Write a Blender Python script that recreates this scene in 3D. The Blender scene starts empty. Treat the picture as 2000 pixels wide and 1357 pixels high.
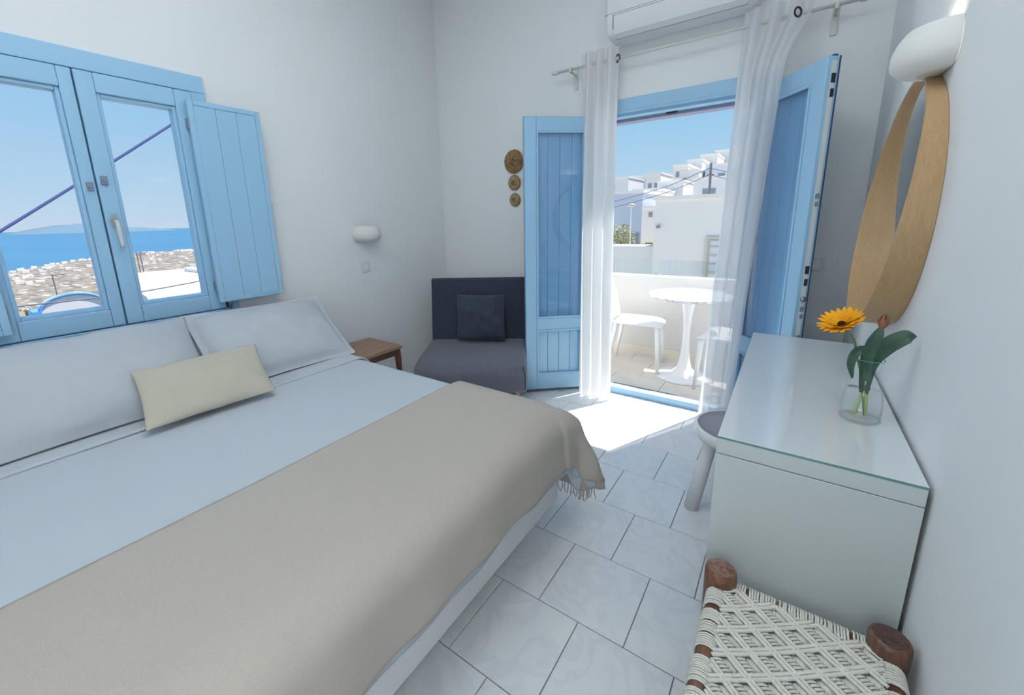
import bpy, bmesh, math, random
from mathutils import Vector, Matrix, noise
random.seed(7)
PI = math.pi
SC = bpy.context.scene
COL = SC.collection
W = 3.08            # right wall x
YR = -4.3           # rear wall y
HC = 3.3            # ceiling

# ------------------------------------------------------------------ camera
def make_camera():
    yaw, pitch, roll = -0.6114, -0.2149, -0.0225
    f = Vector((math.sin(yaw)*math.cos(pitch), math.cos(yaw)*math.cos(pitch), math.sin(pitch)))
    r = f.cross(Vector((0, 0, 1))).normalized(); u = r.cross(f)
    r2 = math.cos(roll)*r + math.sin(roll)*u
    u2 = -math.sin(roll)*r + math.cos(roll)*u
    cd = bpy.data.cameras.new('camera'); co = bpy.data.objects.new('camera', cd); COL.objects.link(co)
    m = Matrix((r2, u2, -f)).transposed().to_4x4(); m.translation = (2.7718, -3.016, 1.3596)
    co.matrix_world = m
    cd.sensor_fit = 'HORIZONTAL'; cd.sensor_width = 36; cd.lens = 802.4/2000*36
    cd.shift_x = 20/2000; cd.shift_y = -73.9/2000
    cd.clip_start = 0.02; cd.clip_end = 90000
    SC.camera = co
make_camera()

# ------------------------------------------------------------------ world, sun, exposure
SC.view_settings.view_transform = 'Standard'; SC.view_settings.look = 'None'
SC.view_settings.gamma = 1; SC.view_settings.use_curve_mapping = False
SC.view_settings.exposure = 0.0
SKY_STRENGTH = 1.0
SUN_ENERGY = 8.2
SUN_EL = math.radians(60)
def lin(c): return c/12.92 if c <= .04045 else ((c+.055)/1.055)**2.4
def rgb(r, g, b, a=1): return (lin(r/255), lin(g/255), lin(b/255), a)
def make_world():
    w = bpy.data.worlds.new('sky'); SC.world = w; w.use_nodes = True
    n = w.node_tree.nodes; l = w.node_tree.links; n.clear()
    out = n.new('ShaderNodeOutputWorld'); bg = n.new('ShaderNodeBackground')
    tc = n.new('ShaderNodeTexCoord'); sp = n.new('ShaderNodeSeparateXYZ'); cr = n.new('ShaderNodeValToRGB')
    l.new(tc.outputs['Generated'], sp.inputs[0]); l.new(sp.outputs['Z'], cr.inputs[0])
    e = cr.color_ramp.elements
    e[0].position = 0.0; e[0].color = rgb(200, 220, 236)
    e[1].position = 1.0; e[1].color = rgb(96, 158, 226)
    for p, c in ((.06, rgb(184, 215, 238)), (.16, rgb(164, 206, 237)), (.26, rgb(146, 198, 237)), (.5, rgb(126, 184, 234))):
        k = e.new(p); k.color = c
    l.new(cr.outputs[0], bg.inputs[0]); bg.inputs[1].default_value = SKY_STRENGTH
    l.new(bg.outputs[0], out.inputs[0])
make_world()
def make_sun():
    d = Vector((-.467*math.cos(SUN_EL), -.884*math.cos(SUN_EL), -math.sin(SUN_EL)))
    ld = bpy.data.lights.new('sun', 'SUN'); ld.energy = SUN_ENERGY; ld.angle = math.radians(.6); ld.color = (1, .94, .86)
    o = bpy.data.objects.new('sun', ld); COL.objects.link(o)
    o.rotation_euler = d.to_track_quat('-Z', 'Y').to_euler(); o.location = (6, 8, 12)
make_sun()

# ------------------------------------------------------------------ materials
def mat(name, col, rough=.6, spec=.5, bump=None, vary=None, metal=0, coat=0, sheen=0, ior=None):
    """bump=(scale,strength,detail)  vary=(scale,colour2,contrast lo,hi)"""
    m = bpy.data.materials.new(name); m.use_nodes = True
    n = m.node_tree.nodes; l = m.node_tree.links; b = n['Principled BSDF']
    b.inputs['Base Color'].default_value = col; b.inputs['Roughness'].default_value = rough
    b.inputs['Specular IOR Level'].default_value = spec; b.inputs['Metallic'].default_value = metal
    b.inputs['Coat Weight'].default_value = coat; b.inputs['Sheen Weight'].default_value = sheen
    if ior: b.inputs['IOR'].default_value = ior
    tc = None
    if bump or vary: tc = n.new('ShaderNodeTexCoord')
    if vary:
        t = n.new('ShaderNodeTexNoise'); t.inputs['Scale'].default_value = vary[0]; t.inputs['Detail'].default_value = 5
        l.new(tc.outputs['Object'], t.inputs['Vector'])
        r = n.new('ShaderNodeValToRGB'); r.color_ramp.elements[0].position = vary[2]; r.color_ramp.elements[1].position = vary[3]
        r.color_ramp.elements[0].color = col; r.color_ramp.elements[1].color = vary[1]
        l.new(t.outputs['Fac'], r.inputs[0]); l.new(r.outputs[0], b.inputs['Base Color'])
    if bump:
        t = n.new('ShaderNodeTexNoise'); t.inputs['Scale'].default_value = bump[0]; t.inputs['Detail'].default_value = bump[2] if len(bump) > 2 else 3
        l.new(tc.outputs['Object'], t.inputs['Vector'])
        bp = n.new('ShaderNodeBump'); bp.inputs['Strength'].default_value = bump[1]; bp.inputs['Distance'].default_value = .01
        l.new(t.outputs['Fac'], bp.inputs['Height']); l.new(bp.outputs[0], b.inputs['Normal'])
    return m

def weave_mat(name, c1, c2, scale, rough=.9, strength=.3):
    m = bpy.data.materials.new(name); m.use_nodes = True
    n = m.node_tree.nodes; l = m.node_tree.links; b = n['Principled BSDF']
    b.inputs['Roughness'].default_value = rough; b.inputs['Specular IOR Level'].default_value = .2; b.inputs['Sheen Weight'].default_value = .15
    tc = n.new('ShaderNodeTexCoord')
    t = n.new('ShaderNodeTexNoise'); t.inputs['Scale'].default_value = scale; t.inputs['Detail'].default_value = 4; t.inputs['Roughness'].default_value = .7
    l.new(tc.outputs['Object'], t.inputs['Vector'])
    r = n.new('ShaderNodeValToRGB'); r.color_ramp.elements[0].position = .35; r.color_ramp.elements[1].position = .65
    r.color_ramp.elements[0].color = c1; r.color_ramp.elements[1].color = c2
    l.new(t.outputs['Fac'], r.inputs[0]); l.new(r.outputs[0], b.inputs['Base Color'])
    t2 = n.new('ShaderNodeTexNoise'); t2.inputs['Scale'].default_value = 14; t2.inputs['Detail'].default_value = 4
    l.new(tc.outputs['Object'], t2.inputs['Vector'])
    ad = n.new('ShaderNodeMath'); ad.operation = 'MULTIPLY_ADD'; ad.inputs[1].default_value = .15
    l.new(t.outputs['Fac'], ad.inputs[0]); l.new(t2.outputs['Fac'], ad.inputs[2])
    bp = n.new('ShaderNodeBump'); bp.inputs['Strength'].default_value = strength; bp.inputs['Distance'].default_value = .012
    l.new(ad.outputs[0], bp.inputs['Height']); l.new(bp.outputs[0], b.inputs['Normal'])
    return m

def wood_mat(name, c1, c2, scale=(2, 30, 30), rough=.45):
    m = bpy.data.materials.new(name); m.use_nodes = True
    n = m.node_tree.nodes; l = m.node_tree.links; b = n['Principled BSDF']
    b.inputs['Roughness'].default_value = rough
    tc = n.new('ShaderNodeTexCoord'); mp = n.new('ShaderNodeMapping'); mp.inputs['Scale'].default_value = scale
    l.new(tc.outputs['Object'], mp.inputs[0])
    t = n.new('ShaderNodeTexNoise'); t.inputs['Scale'].default_value = 3; t.inputs['Detail'].default_value = 6; t.inputs['Distortion'].default_value = .6
    l.new(mp.outputs[0], t.inputs['Vector'])
    r = n.new('ShaderNodeValToRGB'); r.color_ramp.elements[0].position = .3; r.color_ramp.elements[1].position = .7
    r.color_ramp.elements[0].color = c1; r.color_ramp.elements[1].color = c2
    l.new(t.outputs['Fac'], r.inputs[0]); l.new(r.outputs[0], b.inputs['Base Color'])
    bp = n.new('ShaderNodeBump'); bp.inputs['Strength'].default_value = .15; bp.inputs['Distance'].default_value = .004
    l.new(t.outputs['Fac'], bp.inputs['Height']); l.new(bp.outputs[0], b.inputs['Normal'])
    return m

def marble_mat(name, base, vein, rough, seedv=0):
    m = bpy.data.materials.new(name); m.use_nodes = True
    n = m.node_tree.nodes; l = m.node_tree.links; b = n['Principled BSDF']
    b.inputs['Roughness'].default_value = rough; b.inputs['Specular IOR Level'].default_value = .5
    tc = n.new('ShaderNodeTexCoord'); oi = n.new('ShaderNodeObjectInfo')
    vm = n.new('ShaderNodeVectorMath'); vm.operation = 'ADD'
    mu = n.new('ShaderNodeMath'); mu.operation = 'MULTIPLY'; mu.inputs[1].default_value = 37.0
    l.new(oi.outputs['Random'], mu.inputs[0]); l.new(tc.outputs['Object'], vm.inputs[0]); l.new(mu.outputs[0], vm.inputs[1])
    t = n.new('ShaderNodeTexNoise'); t.inputs['Scale'].default_value = 5; t.inputs['Detail'].default_value = 7; t.inputs['Distortion'].default_value = 1.6
    l.new(vm.outputs[0], t.inputs['Vector'])
    # veins where the noise crosses its middle
    s = n.new('ShaderNodeMath'); s.operation = 'SUBTRACT'; s.inputs[1].default_value = .5
    a = n.new('ShaderNodeMath'); a.operation = 'ABSOLUTE'
    l.new(t.outputs['Fac'], s.inputs[0]); l.new(s.outputs[0], a.inputs[0])
    r = n.new('ShaderNodeValToRGB'); r.color_ramp.elements[0].position = 0; r.color_ramp.elements[1].position = .07
    r.color_ramp.elements[0].color = vein; r.color_ramp.elements[1].color = base
    l.new(a.outputs[0], r.inputs[0]); l.new(r.outputs[0], b.inputs['Base Color'])
    return m

def thin_glass(name, tint=(1, 1, 1, 1), f0=.04, rough=0.0):
    """thin sheet: clear with a Schlick reflection that is the same on both faces"""
    m = bpy.data.materials.new(name); m.use_nodes = True
    n = m.node_tree.nodes; l = m.node_tree.links; n.clear()
    out = n.new('ShaderNodeOutputMaterial'); mx = n.new('ShaderNodeMixShader')
    lw = n.new('ShaderNodeLayerWeight'); lw.inputs[0].default_value = .5
    pw = n.new('ShaderNodeMath'); pw.operation = 'POWER'; pw.inputs[1].default_value = 5
    ma = n.new('ShaderNodeMath'); ma.operation = 'MULTIPLY_ADD'; ma.inputs[1].default_value = 1-f0; ma.inputs[2].default_value = f0
    l.new(lw.outputs['Facing'], pw.inputs[0]); l.new(pw.outputs[0], ma.inputs[0])
    tr = n.new('ShaderNodeBsdfTransparent'); tr.inputs[0].default_value = tint
    gl = n.new('ShaderNodeBsdfGlossy'); gl.inputs['Roughness'].default_value = rough
    l.new(ma.outputs[0], mx.inputs[0]); l.new(tr.outputs[0], mx.inputs[1]); l.new(gl.outputs[0], mx.inputs[2]); l.new(mx.outputs[0], out.inputs[0])
    return m

def sheer_mat(name, col, transp, transl):
    m = bpy.data.materials.new(name); m.use_nodes = True
    n = m.node_tree.nodes; l = m.node_tree.links; n.clear()
    out = n.new('ShaderNodeOutputMaterial'); d = n.new('ShaderNodeBsdfDiffuse'); d.inputs[0].default_value = col
    t = n.new('ShaderNodeBsdfTranslucent'); t.inputs[0].default_value = col
    tr = n.new('ShaderNodeBsdfTransparent')
    m1 = n.new('ShaderNodeMixShader'); m1.inputs[0].default_value = transl
    m2 = n.new('ShaderNodeMixShader'); m2.inputs[0].default_value = transp
    l.new(d.outputs[0], m1.inputs[1]); l.new(t.outputs[0], m1.inputs[2])
    l.new(m1.outputs[0], m2.inputs[1]); l.new(tr.outputs[0], m2.inputs[2]); l.new(m2.outputs[0], out.inputs[0])
    return m

def emit_mat(name, col, s):
    m = bpy.data.materials.new(name); m.use_nodes = True
    n = m.node_tree.nodes; l = m.node_tree.links; n.clear()
    out = n.new('ShaderNodeOutputMaterial'); e = n.new('ShaderNodeEmission'); e.inputs[0].default_value = col; e.inputs[1].default_value = s
    l.new(e.outputs[0], out.inputs[0]); return m

M = {}
M['wall'] = mat('white_plaster', rgb(241, 243, 244), .85, .3, bump=(6, .12, 3))
M['outwall'] = mat('white_limewash', rgb(222, 220, 216), .9, .2, bump=(3, .2, 4))
M['blue'] = mat('blue_paint', rgb(163, 206, 236), .42, .4, bump=(40, .03, 2))
M['bluedark'] = mat('blue_gasket', rgb(60, 84, 120), .6)
M['purplegrey'] = mat('lavender_grey_metal', rgb(140, 146, 172), .5)
M['tile'] = marble_mat('white_marble_tile', rgb(236, 238, 239), rgb(229, 231, 234), .09)
M['grout'] = mat('grey_grout', rgb(112, 115, 120), .9)
M['beigetile'] = mat('beige_stone_tile', rgb(236, 228, 216), .7, vary=(6, rgb(226, 214, 196), .35, .75), bump=(30, .1))
M['sheet'] = mat('white_cotton', rgb(201, 207, 214), .85, .25, bump=(7, .5, 4))
M['pillow'] = mat('white_pillow_cotton', rgb(196, 201, 207), .85, .25, bump=(6, .7, 4))
M['throw'] = weave_mat('beige_wool', rgb(186, 177, 166), rgb(199, 190, 180), 420, .95, .35)
M['cushion'] = weave_mat('beige_linen', rgb(196, 188, 170), rgb(208, 201, 184), 380, .95, .3)
M['bedbase'] = mat('white_bed_board', rgb(228, 230, 230), .5, .4)
M['mattress'] = mat('white_mattress', rgb(225, 228, 232), .9)
M['blackfoot'] = mat('dark_bed_foot', rgb(50, 48, 46), .6)
M['sofa'] = weave_mat('slate_blue_upholstery', rgb(42, 49, 64), rgb(80, 87, 103), 260, .95, .5)
M['sofaseat'] = weave_mat('grey_upholstery', rgb(94, 96, 109), rgb(128, 129, 141), 260, .95, .5)
M['sofacush'] = weave_mat('dark_slate_fabric', rgb(40, 48, 62), rgb(84, 92, 108), 260, .95, .6)
M['lightwood'] = wood_mat('pale_beech', rgb(200, 165, 112), rgb(222, 190, 140))
M['walnut'] = wood_mat('walnut_wood', rgb(128, 96, 76), rgb(172, 136, 110), (30, 3, 30))
M['walnutdark'] = wood_mat('dark_walnut', rgb(70, 44, 34), rgb(110, 76, 60), (20, 20, 3))
M['benchwood'] = wood_mat('bench_teak', rgb(88, 56, 42), rgb(140, 96, 70), (20, 3, 20))
M['benchdark'] = wood_mat('bench_dark_post', rgb(62, 42, 36), rgb(124, 88, 72), (25, 25, 4), .35)
M['ash'] = wood_mat('ash_veneer', rgb(180, 146, 104), rgb(194, 160, 117), (60, 60, 1.2), .45)
M['cord'] = mat('off_white_cotton_cord', rgb(228, 226, 216), .9, .2, bump=(400, .4, 2))
M['lacq'] = mat('white_lacquer', rgb(202, 208, 207), .35, .45)
M['mirror'] = mat('mirror_silver', (.93, .95, .96, 1), .02, .5, metal=1)
def gloss_paint(name, col, f0, rough):
    m = bpy.data.materials.new(name); m.use_nodes = True
    n = m.node_tree.nodes; l = m.node_tree.links; n.clear()
    out = n.new('ShaderNodeOutputMaterial'); mx = n.new('ShaderNodeMixShader'); lw = n.new('ShaderNodeLayerWeight'); lw.inputs[0].default_value = .5
    pw = n.new('ShaderNodeMath'); pw.operation = 'POWER'; pw.inputs[1].default_value = 5
    ma = n.new('ShaderNodeMath'); ma.operation = 'MULTIPLY_ADD'; ma.inputs[1].default_value = 1-f0; ma.inputs[2].default_value = f0
    l.new(lw.outputs['Facing'], pw.inputs[0]); l.new(pw.outputs[0], ma.inputs[0])
    d = n.new('ShaderNodeBsdfDiffuse'); d.inputs[0].default_value = col; g = n.new('ShaderNodeBsdfGlossy'); g.inputs['Roughness'].default_value = rough
    l.new(ma.outputs[0], mx.inputs[0]); l.new(d.outputs[0], mx.inputs[1]); l.new(g.outputs[0], mx.inputs[2]); l.new(mx.outputs[0], out.inputs[0])
    return m
M['desk_glass'] = gloss_paint('back_painted_glass_top', rgb(240, 246, 249), .32, .0)
M['glassedge'] = mat('green_glass_edge', rgb(96, 148, 140), .2, .6)
M['pane'] = thin_glass('window_glass', (.985, .99, 1, 1), .02)
M['doorpane'] = thin_glass('door_glass', (.88, .93, .975, 1), .06)
M['railglass'] = thin_glass('rail_glass', (.92, .955, .965, 1), .04)
M['vaseglass'] = thin_glass('clear_vase_glass', (.985, .993, .99, 1), .035)
M['curtain'] = sheer_mat('sheer_white_voile', rgb(246, 246, 246), .05, .42)
M['curtain2'] = sheer_mat('sheer_white_voile_open', rgb(244, 244, 246), .16, .45)
M['diffuser'] = sheer_mat('opal_diffuser', rgb(214, 214, 208), .0, .22)
M['whitemetal'] = mat('white_metal', rgb(226, 228, 228), .4, .4)
M['rodcream'] = mat('cream_rod', rgb(214, 218, 212), .5, .4)
M['chrome'] = mat('chrome', rgb(170, 172, 178), .25, .5, metal=1)
M['darkmetal'] = mat('dark_metal', rgb(60, 62, 70), .4, .5, metal=.7)
M['acwhite'] = mat('ac_plastic', rgb(232, 234, 236), .35, .45)
M['acline'] = mat('ac_grey_gap', rgb(150, 152, 158), .7)
M['lampceramic'] = mat('white_plaster_shade', rgb(232, 232, 228), .6, .35)
M['plastic'] = mat('white_plastic', rgb(244, 244, 244), .4, .45)
M['stoolseat'] = mat('lilac_seat_reflection', rgb(176, 172, 184), .45, .4)  # lilac reflection on the white seat put into the dish colour
M['leaf'] = mat('tulip_leaf', rgb(46, 80, 64), .4, .5, vary=(18, rgb(80, 116, 92), .45, .85))
M['stem'] = mat('flower_stem', rgb(96, 128, 76), .5)
M['stempale'] = mat('pale_stem', rgb(176, 190, 130), .5)
M['petal'] = mat('orange_petal', rgb(250, 178, 14), .55, .3, vary=(60, rgb(250, 140, 22), .45, .9))
M['flowercore'] = mat('dark_flower_core', rgb(52, 26, 14), .9, bump=(300, .8))
M['tulip'] = mat('tulip_bud', rgb(170, 96, 66), .5, vary=(40, rgb(98, 92, 66), .4, .7))
M['water'] = thin_glass('vase_water', (.985, .993, .988, 1), .015)
M['basket'] = mat('woven_straw', rgb(180, 146, 104), .8, .2, vary=(60, rgb(96, 62, 44), .45, .75), bump=(180, 1.0, 3))
M['basketpale'] = mat('pale_straw', rgb(202, 178, 138), .8, .2, vary=(70, rgb(112, 80, 56), .5, .8), bump=(180, 1.0, 3))

# ------------------------------------------------------------------ mesh helpers
class MB:
    def __init__(s): s.v = []; s.f = []
    def add(s, vs, fs, T=None):
        o = len(s.v)
        s.v += [(T @ Vector(p)) if T else Vector(p) for p in vs]
        s.f += [tuple(i+o for i in f) for f in fs]; return s
    def box(s, x0, x1, y0, y1, z0, z1, T=None):
        vs = [(x, y, z) for z in (z0, z1) for y in (y0, y1) for x in (x0, x1)]
        return s.add(vs, [(0, 2, 3, 1), (4, 5, 7, 6), (0, 1, 5, 4), (2, 6, 7, 3), (0, 4, 6, 2), (1, 3, 7, 5)], T)
    def grid(s, fn, nu, nv, cu=False, cv=False, T=None):
        vs = []; fs = []
        U = nu if cu else nu+1; V = nv if cv else nv+1
        for i in range(U):
            for j in range(V): vs.append(fn(i/nu, j/nv))
        for i in range(nu):
            for j in range(nv):
                a = (i % U)*V+(j % V); b = ((i+1) % U)*V+(j % V); c = ((i+1) % U)*V+((j+1) % V); d = (i % U)*V+((j+1) % V)
                fs.append((a, b, c, d))
        return s.add(vs, fs, T)
    def tube(s, pts, r, n=8, caps=True, T=None):
        P = [Vector(p) for p in pts]; k = len(P); R = r if isinstance(r, (list, tuple)) else [r]*k
        vs = []; fs = []; ref = None
        for i in range(k):
            d = (P[min(i+1, k-1)]-P[max(i-1, 0)])
            d = d.normalized() if d.length > 1e-9 else Vector((0, 0, 1))
            if ref is None: ref = Vector((0, 0, 1)) if abs(d.z) < .9 else Vector((1, 0, 0))
            a = (ref-d*ref.dot(d)).normalized(); ref = a; b = d.cross(a)
            for j in range(n):
                t = 2*PI*j/n; vs.append(P[i]+(a*math.cos(t)+b*math.sin(t))*R[i])
        for i in range(k-1):
            for j in range(n): fs.append((i*n+j, i*n+(j+1) % n, (i+1)*n+(j+1) % n, (i+1)*n+j))
        if caps: fs.append(tuple(range(n-1, -1, -1))); fs.append(tuple(range((k-1)*n, k*n)))
        return s.add(vs, fs, T)
    def lathe(s, prof, n=24, T=None, a0=0, a1=2*PI):
        full = abs(a1-a0-2*PI) < 1e-6
        def fn(u, v):
            i = min(int(round(v*(len(prof)-1))), len(prof)-1); r, z = prof[i]; t = a0+(a1-a0)*u
            return (r*math.cos(t), r*math.sin(t), z)
        return s.grid(fn, n, len(prof)-1, cu=full, T=T)
    def prism(s, poly, z0, z1, T=None):
        n = len(poly); vs = [(x, y, z0) for x, y in poly]+[(x, y, z1) for x, y in poly]
        fs = [tuple(range(n-1, -1, -1)), tuple(range(n, 2*n))]+[(i, (i+1) % n, n+(i+1) % n, n+i) for i in range(n)]
        return s.add(vs, fs, T)
    def mesh(s, name, off=(0, 0, 0), smooth=False, weld=0):
        o = Vector(off); me = bpy.data.meshes.new(name)
        me.from_pydata([tuple(p-o) for p in s.v], [], s.f)
        bm = bmesh.new(); bm.from_mesh(me)
        if weld: bmesh.ops.remove_doubles(bm, verts=bm.verts, dist=weld)
        bmesh.ops.recalc_face_normals(bm, faces=bm.faces); bm.to_mesh(me); bm.free()
        if smooth:
            for p in me.polygons: p.use_smooth = True
        return me

def link(name, me, m, parent=None, bevel=0, seg=2, subd=0, solid=0, angle=True):
    o = bpy.data.objects.new(name, me); COL.objects.link(o)
    if m: me.materials.append(M[m] if isinstance(m, str) else m)
    if parent: o.parent = parent
    if solid:
        k = o.modifiers.new('solid', 'SOLIDIFY'); k.thickness = solid; k.offset = 0
    if bevel:
        k = o.modifiers.new('bevel', 'BEVEL'); k.width = bevel; k.segments = seg; k.limit_method = 'ANGLE'; k.angle_limit = math.radians(40)
        for p in me.polygons: p.use_smooth = True
        k2 = o.modifiers.new('wn', 'WEIGHTED_NORMAL'); k2.keep_sharp = True
    if subd:
        k = o.modifiers.new('sub', 'SUBSURF'); k.levels = subd; k.render_levels = subd
    return o
def tag(o, label=None, cat=None, group=None, kind=None):
    if label: o['label'] = label
    if cat: o['category'] = cat
    if group: o['group'] = group
    if kind: o['kind'] = kind
    return o
def thing(name, loc, label, cat, group=None, rz=0, kind=None):
    o = bpy.data.objects.new(name, None); COL.objects.link(o); o.location = loc; o.rotation_euler = (0, 0, rz); o.empty_display_size = .05
    return tag(o, label, cat, group, kind)
def part(mb, name, m, root, world=True, smooth=False, weld=0, **k):
    """mesh part of a thing; world=True: the numbers are room coordinates of an unrotated thing"""
    top = root
    while top.parent: top = top.parent
    off = top.location if world else (0, 0, 0)
    return link(name, mb.mesh(name, off, smooth, weld), m, root, **k)
def solo(mb, name, m, loc, label, cat, group=None, kind=None, smooth=False, weld=0, **k):
    o = link(name, mb.mesh(name, loc, smooth, weld), m, None, **k); o.location = loc
    return tag(o, label, cat, group, kind)
def struct(name, mb, m, loc=(0, 0, 0), label=None, cat=None, smooth=False, **k):
    o = link(name, mb.mesh(name, loc, smooth), m, None, **k); o.location = loc
    return tag(o, label, cat, None, 'structure')
def copy_tree(o, parent=None):
    c = o.copy(); COL.objects.link(c)
    if parent: c.parent = parent
    for ch in list(o.children): copy_tree(ch, c)
    return c
def catmull(P, n=6):
    P = [Vector(p) for p in P]; Q = [P[0]*2-P[1]]+P+[P[-1]*2-P[-2]]; out = []
    for i in range(1, len(Q)-2):
        for k in range(n):
            t = k/n; a, b, c, d = Q[i-1], Q[i], Q[i+1], Q[i+2]
            out.append(.5*((2*b)+(c-a)*t+(2*a-5*b+4*c-d)*t*t+(3*b-a-3*c+d)*t**3))
    out.append(P[-1]); return out
def frame_T(o, x, y, z):
    m = Matrix((Vector(x), Vector(y), Vector(z))).transposed().to_4x4(); m.translation = Vector(o); return m
def smoothstep(a, b, x):
    t = min(1, max(0, (x-a)/(b-a))); return t*t*(3-2*t)

# ================================================================== ROOM SHELL
# window opening in the left wall, door opening in the back wall
WY0, WY1, WZ0, WZ1 = -2.93, -1.95, .87, 2.12
DX0, DX1, DZ1 = 1.50, 2.58, 2.10
TW = .26
mb = MB(); mb.box(-TW, 0, YR, WY0, 0, HC).box(-TW, 0, WY1, TW, 0, HC).box(-TW, 0, WY0, WY1, 0, WZ0).box(-TW, 0, WY0, WY1, WZ1, HC)
struct('wall_left', mb, 'wall', label='white plastered wall with the blue window behind the bed', cat='wall')
mb = MB(); mb.box(0, DX0, 0, .2, 0, HC).box(DX1, W+TW, 0, .2, 0, HC).box(DX0, DX1, 0, .2, DZ1, HC)
struct('wall_back', mb, 'wall', label='white plastered wall with the balcony door', cat='wall')
mb = MB(); mb.box(W, W+.2, YR, 0, 0, HC)
struct('wall_right', mb, 'wall', label='white plastered wall behind the desk and round mirror', cat='wall')
mb = MB(); mb.box(-TW, W+.2, YR-.2, YR, 0, HC)
struct('wall_front', mb, 'wall', label='white plastered wall opposite the balcony door', cat='wall')
mb = MB(); mb.box(-TW, W+.2, YR-.2, .2, HC, HC+.2)
struct('ceiling', mb, 'wall', label='white plastered ceiling', cat='ceiling')

# floor: grout bed and a running bond of 31 cm marble tiles
mb = MB(); mb.box(-.02, W+.02, YR-.02, .2, -.12, -.004)
floor = struct('floor', mb, 'grout', label='glossy white marble tile floor laid in running bond', cat='floor')
TP = .3135; GAP = .0028; tmesh = {}
def tile_mesh(w, d):
    k = (round(w, 4), round(d, 4))
    if k not in tmesh:
        e = .0015; x, y = w/2, d/2
        vs = [(-x, -y, -.01), (x, -y, -.01), (x, y, -.01), (-x, y, -.01), (-x, -y, -e), (x, -y, -e), (x, y, -e), (-x, y, -e),
              (-x+e, -y+e, 0), (x-e, -y+e, 0), (x-e, y-e, 0), (-x+e, y-e, 0)]
        fs = [(0, 1, 5, 4), (1, 2, 6, 5), (2, 3, 7, 6), (3, 0, 4, 7), (4, 5, 9, 8), (5, 6, 10, 9), (6, 7, 11, 10), (7, 4, 8, 11), (8, 9, 10, 11)]
        me = bpy.data.meshes.new('tile'); me.from_pydata(vs, [], fs); me.materials.append(M['tile']); tmesh[k] = me
    return tmesh[k]
row = 0; y = -1.618+5*.3155+.0; ROWP = .3155
rows = [(-1.618+ROWP*k, k) for k in range(-9, 6)]
for y0, k in rows:
    ya, yb = max(y0, YR), min(y0+ROWP, -.01)
    if yb-ya < .02: continue
    ph = 2.305 if k % 2 == 0 else 2.305-TP/2
    i0 = int(math.floor((0-ph)/TP))-1
    for i in range(i0, i0+14):
        xa, xb = max(ph+i*TP, 0), min(ph+(i+1)*TP, W)
        if xb-xa < .02: continue
        o = bpy.data.objects.new('tile', tile_mesh(xb-xa-GAP, yb-ya-GAP)); COL.objects.link(o)
        o.location = ((xa+xb)/2, (ya+yb)/2, 0); o.parent = floor

# added fill lights, out of view: an uplight bowl and a glowing globe
UPLIGHT_W = 39.0
GLOBE_S = 9.5
LX, LY = 1.8, -2.55
upl = thing('fill_uplighter', (LX, LY, HC), 'added fill light in a white bowl, out of view above the foot of the bed', 'lamp')  # invented fixture, fills the room with light off the ceiling
PT = Matrix.Translation((LX, LY, 2.62))
part(MB().lathe([(0, 0), (.12, .01), (.22, .05), (.27, .11), (.275, .14), (.268, .14), (.26, .11), (.21, .056), (.12, .018), (0, .01)], 40, PT), 'bowl', 'lampceramic', upl, smooth=True, weld=1e-5)
for k in range(3):
    a = 2*PI*k/3
    part(MB().tube([(LX+.27*math.cos(a), LY+.27*math.sin(a), 2.75), (LX, LY, HC-.04)], .003, 6), 'wire', 'chrome', upl)
part(MB().lathe([(0, 0), (.06, 0), (.06, .03), (0, .04)], 24, Matrix.Translation((LX, LY, HC-.04))), 'ceiling_rose', 'whitemetal', upl)
ld = bpy.data.lights.new('fill_uplight', 'AREA'); ld.shape = 'DISK'; ld.size = .4; ld.energy = UPLIGHT_W; ld.color = (.90, .96, 1.0)
lo = bpy.data.objects.new('fill_uplight', ld); COL.objects.link(lo); lo.parent = upl
lo.location = (0, 0, 2.70-HC); lo.rotation_euler = (PI, 0, 0)
GX, GY, GZ, GR = 2.84, -3.5, 1.32, .20
glb = thing('fill_globe', (GX, GY, 0), 'added glowing fill globe on a stand by the right wall, out of view', 'lamp')  # unseen globe added behind the camera to brighten the room
part(MB().lathe([(GR*math.sin(PI*k/16), GZ-GR*math.cos(PI*k/16)) for k in range(17)], 32, Matrix.Translation((GX, GY, 0))), 'globe', emit_mat('fill_globe_glow', (.90, .96, 1.0, 1), GLOBE_S), glb, smooth=True, weld=1e-5)
part(MB().tube([(GX, GY, .02), (GX, GY, GZ-GR+.01)], .012, 10), 'pole', 'whitemetal', glb)
part(MB().lathe([(0, 0), (.14, 0), (.14, .015), (.02, .025), (0, .025)], 28, Matrix.Translation((GX, GY, 0))), 'base', 'whitemetal', glb, weld=1e-5)

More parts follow.
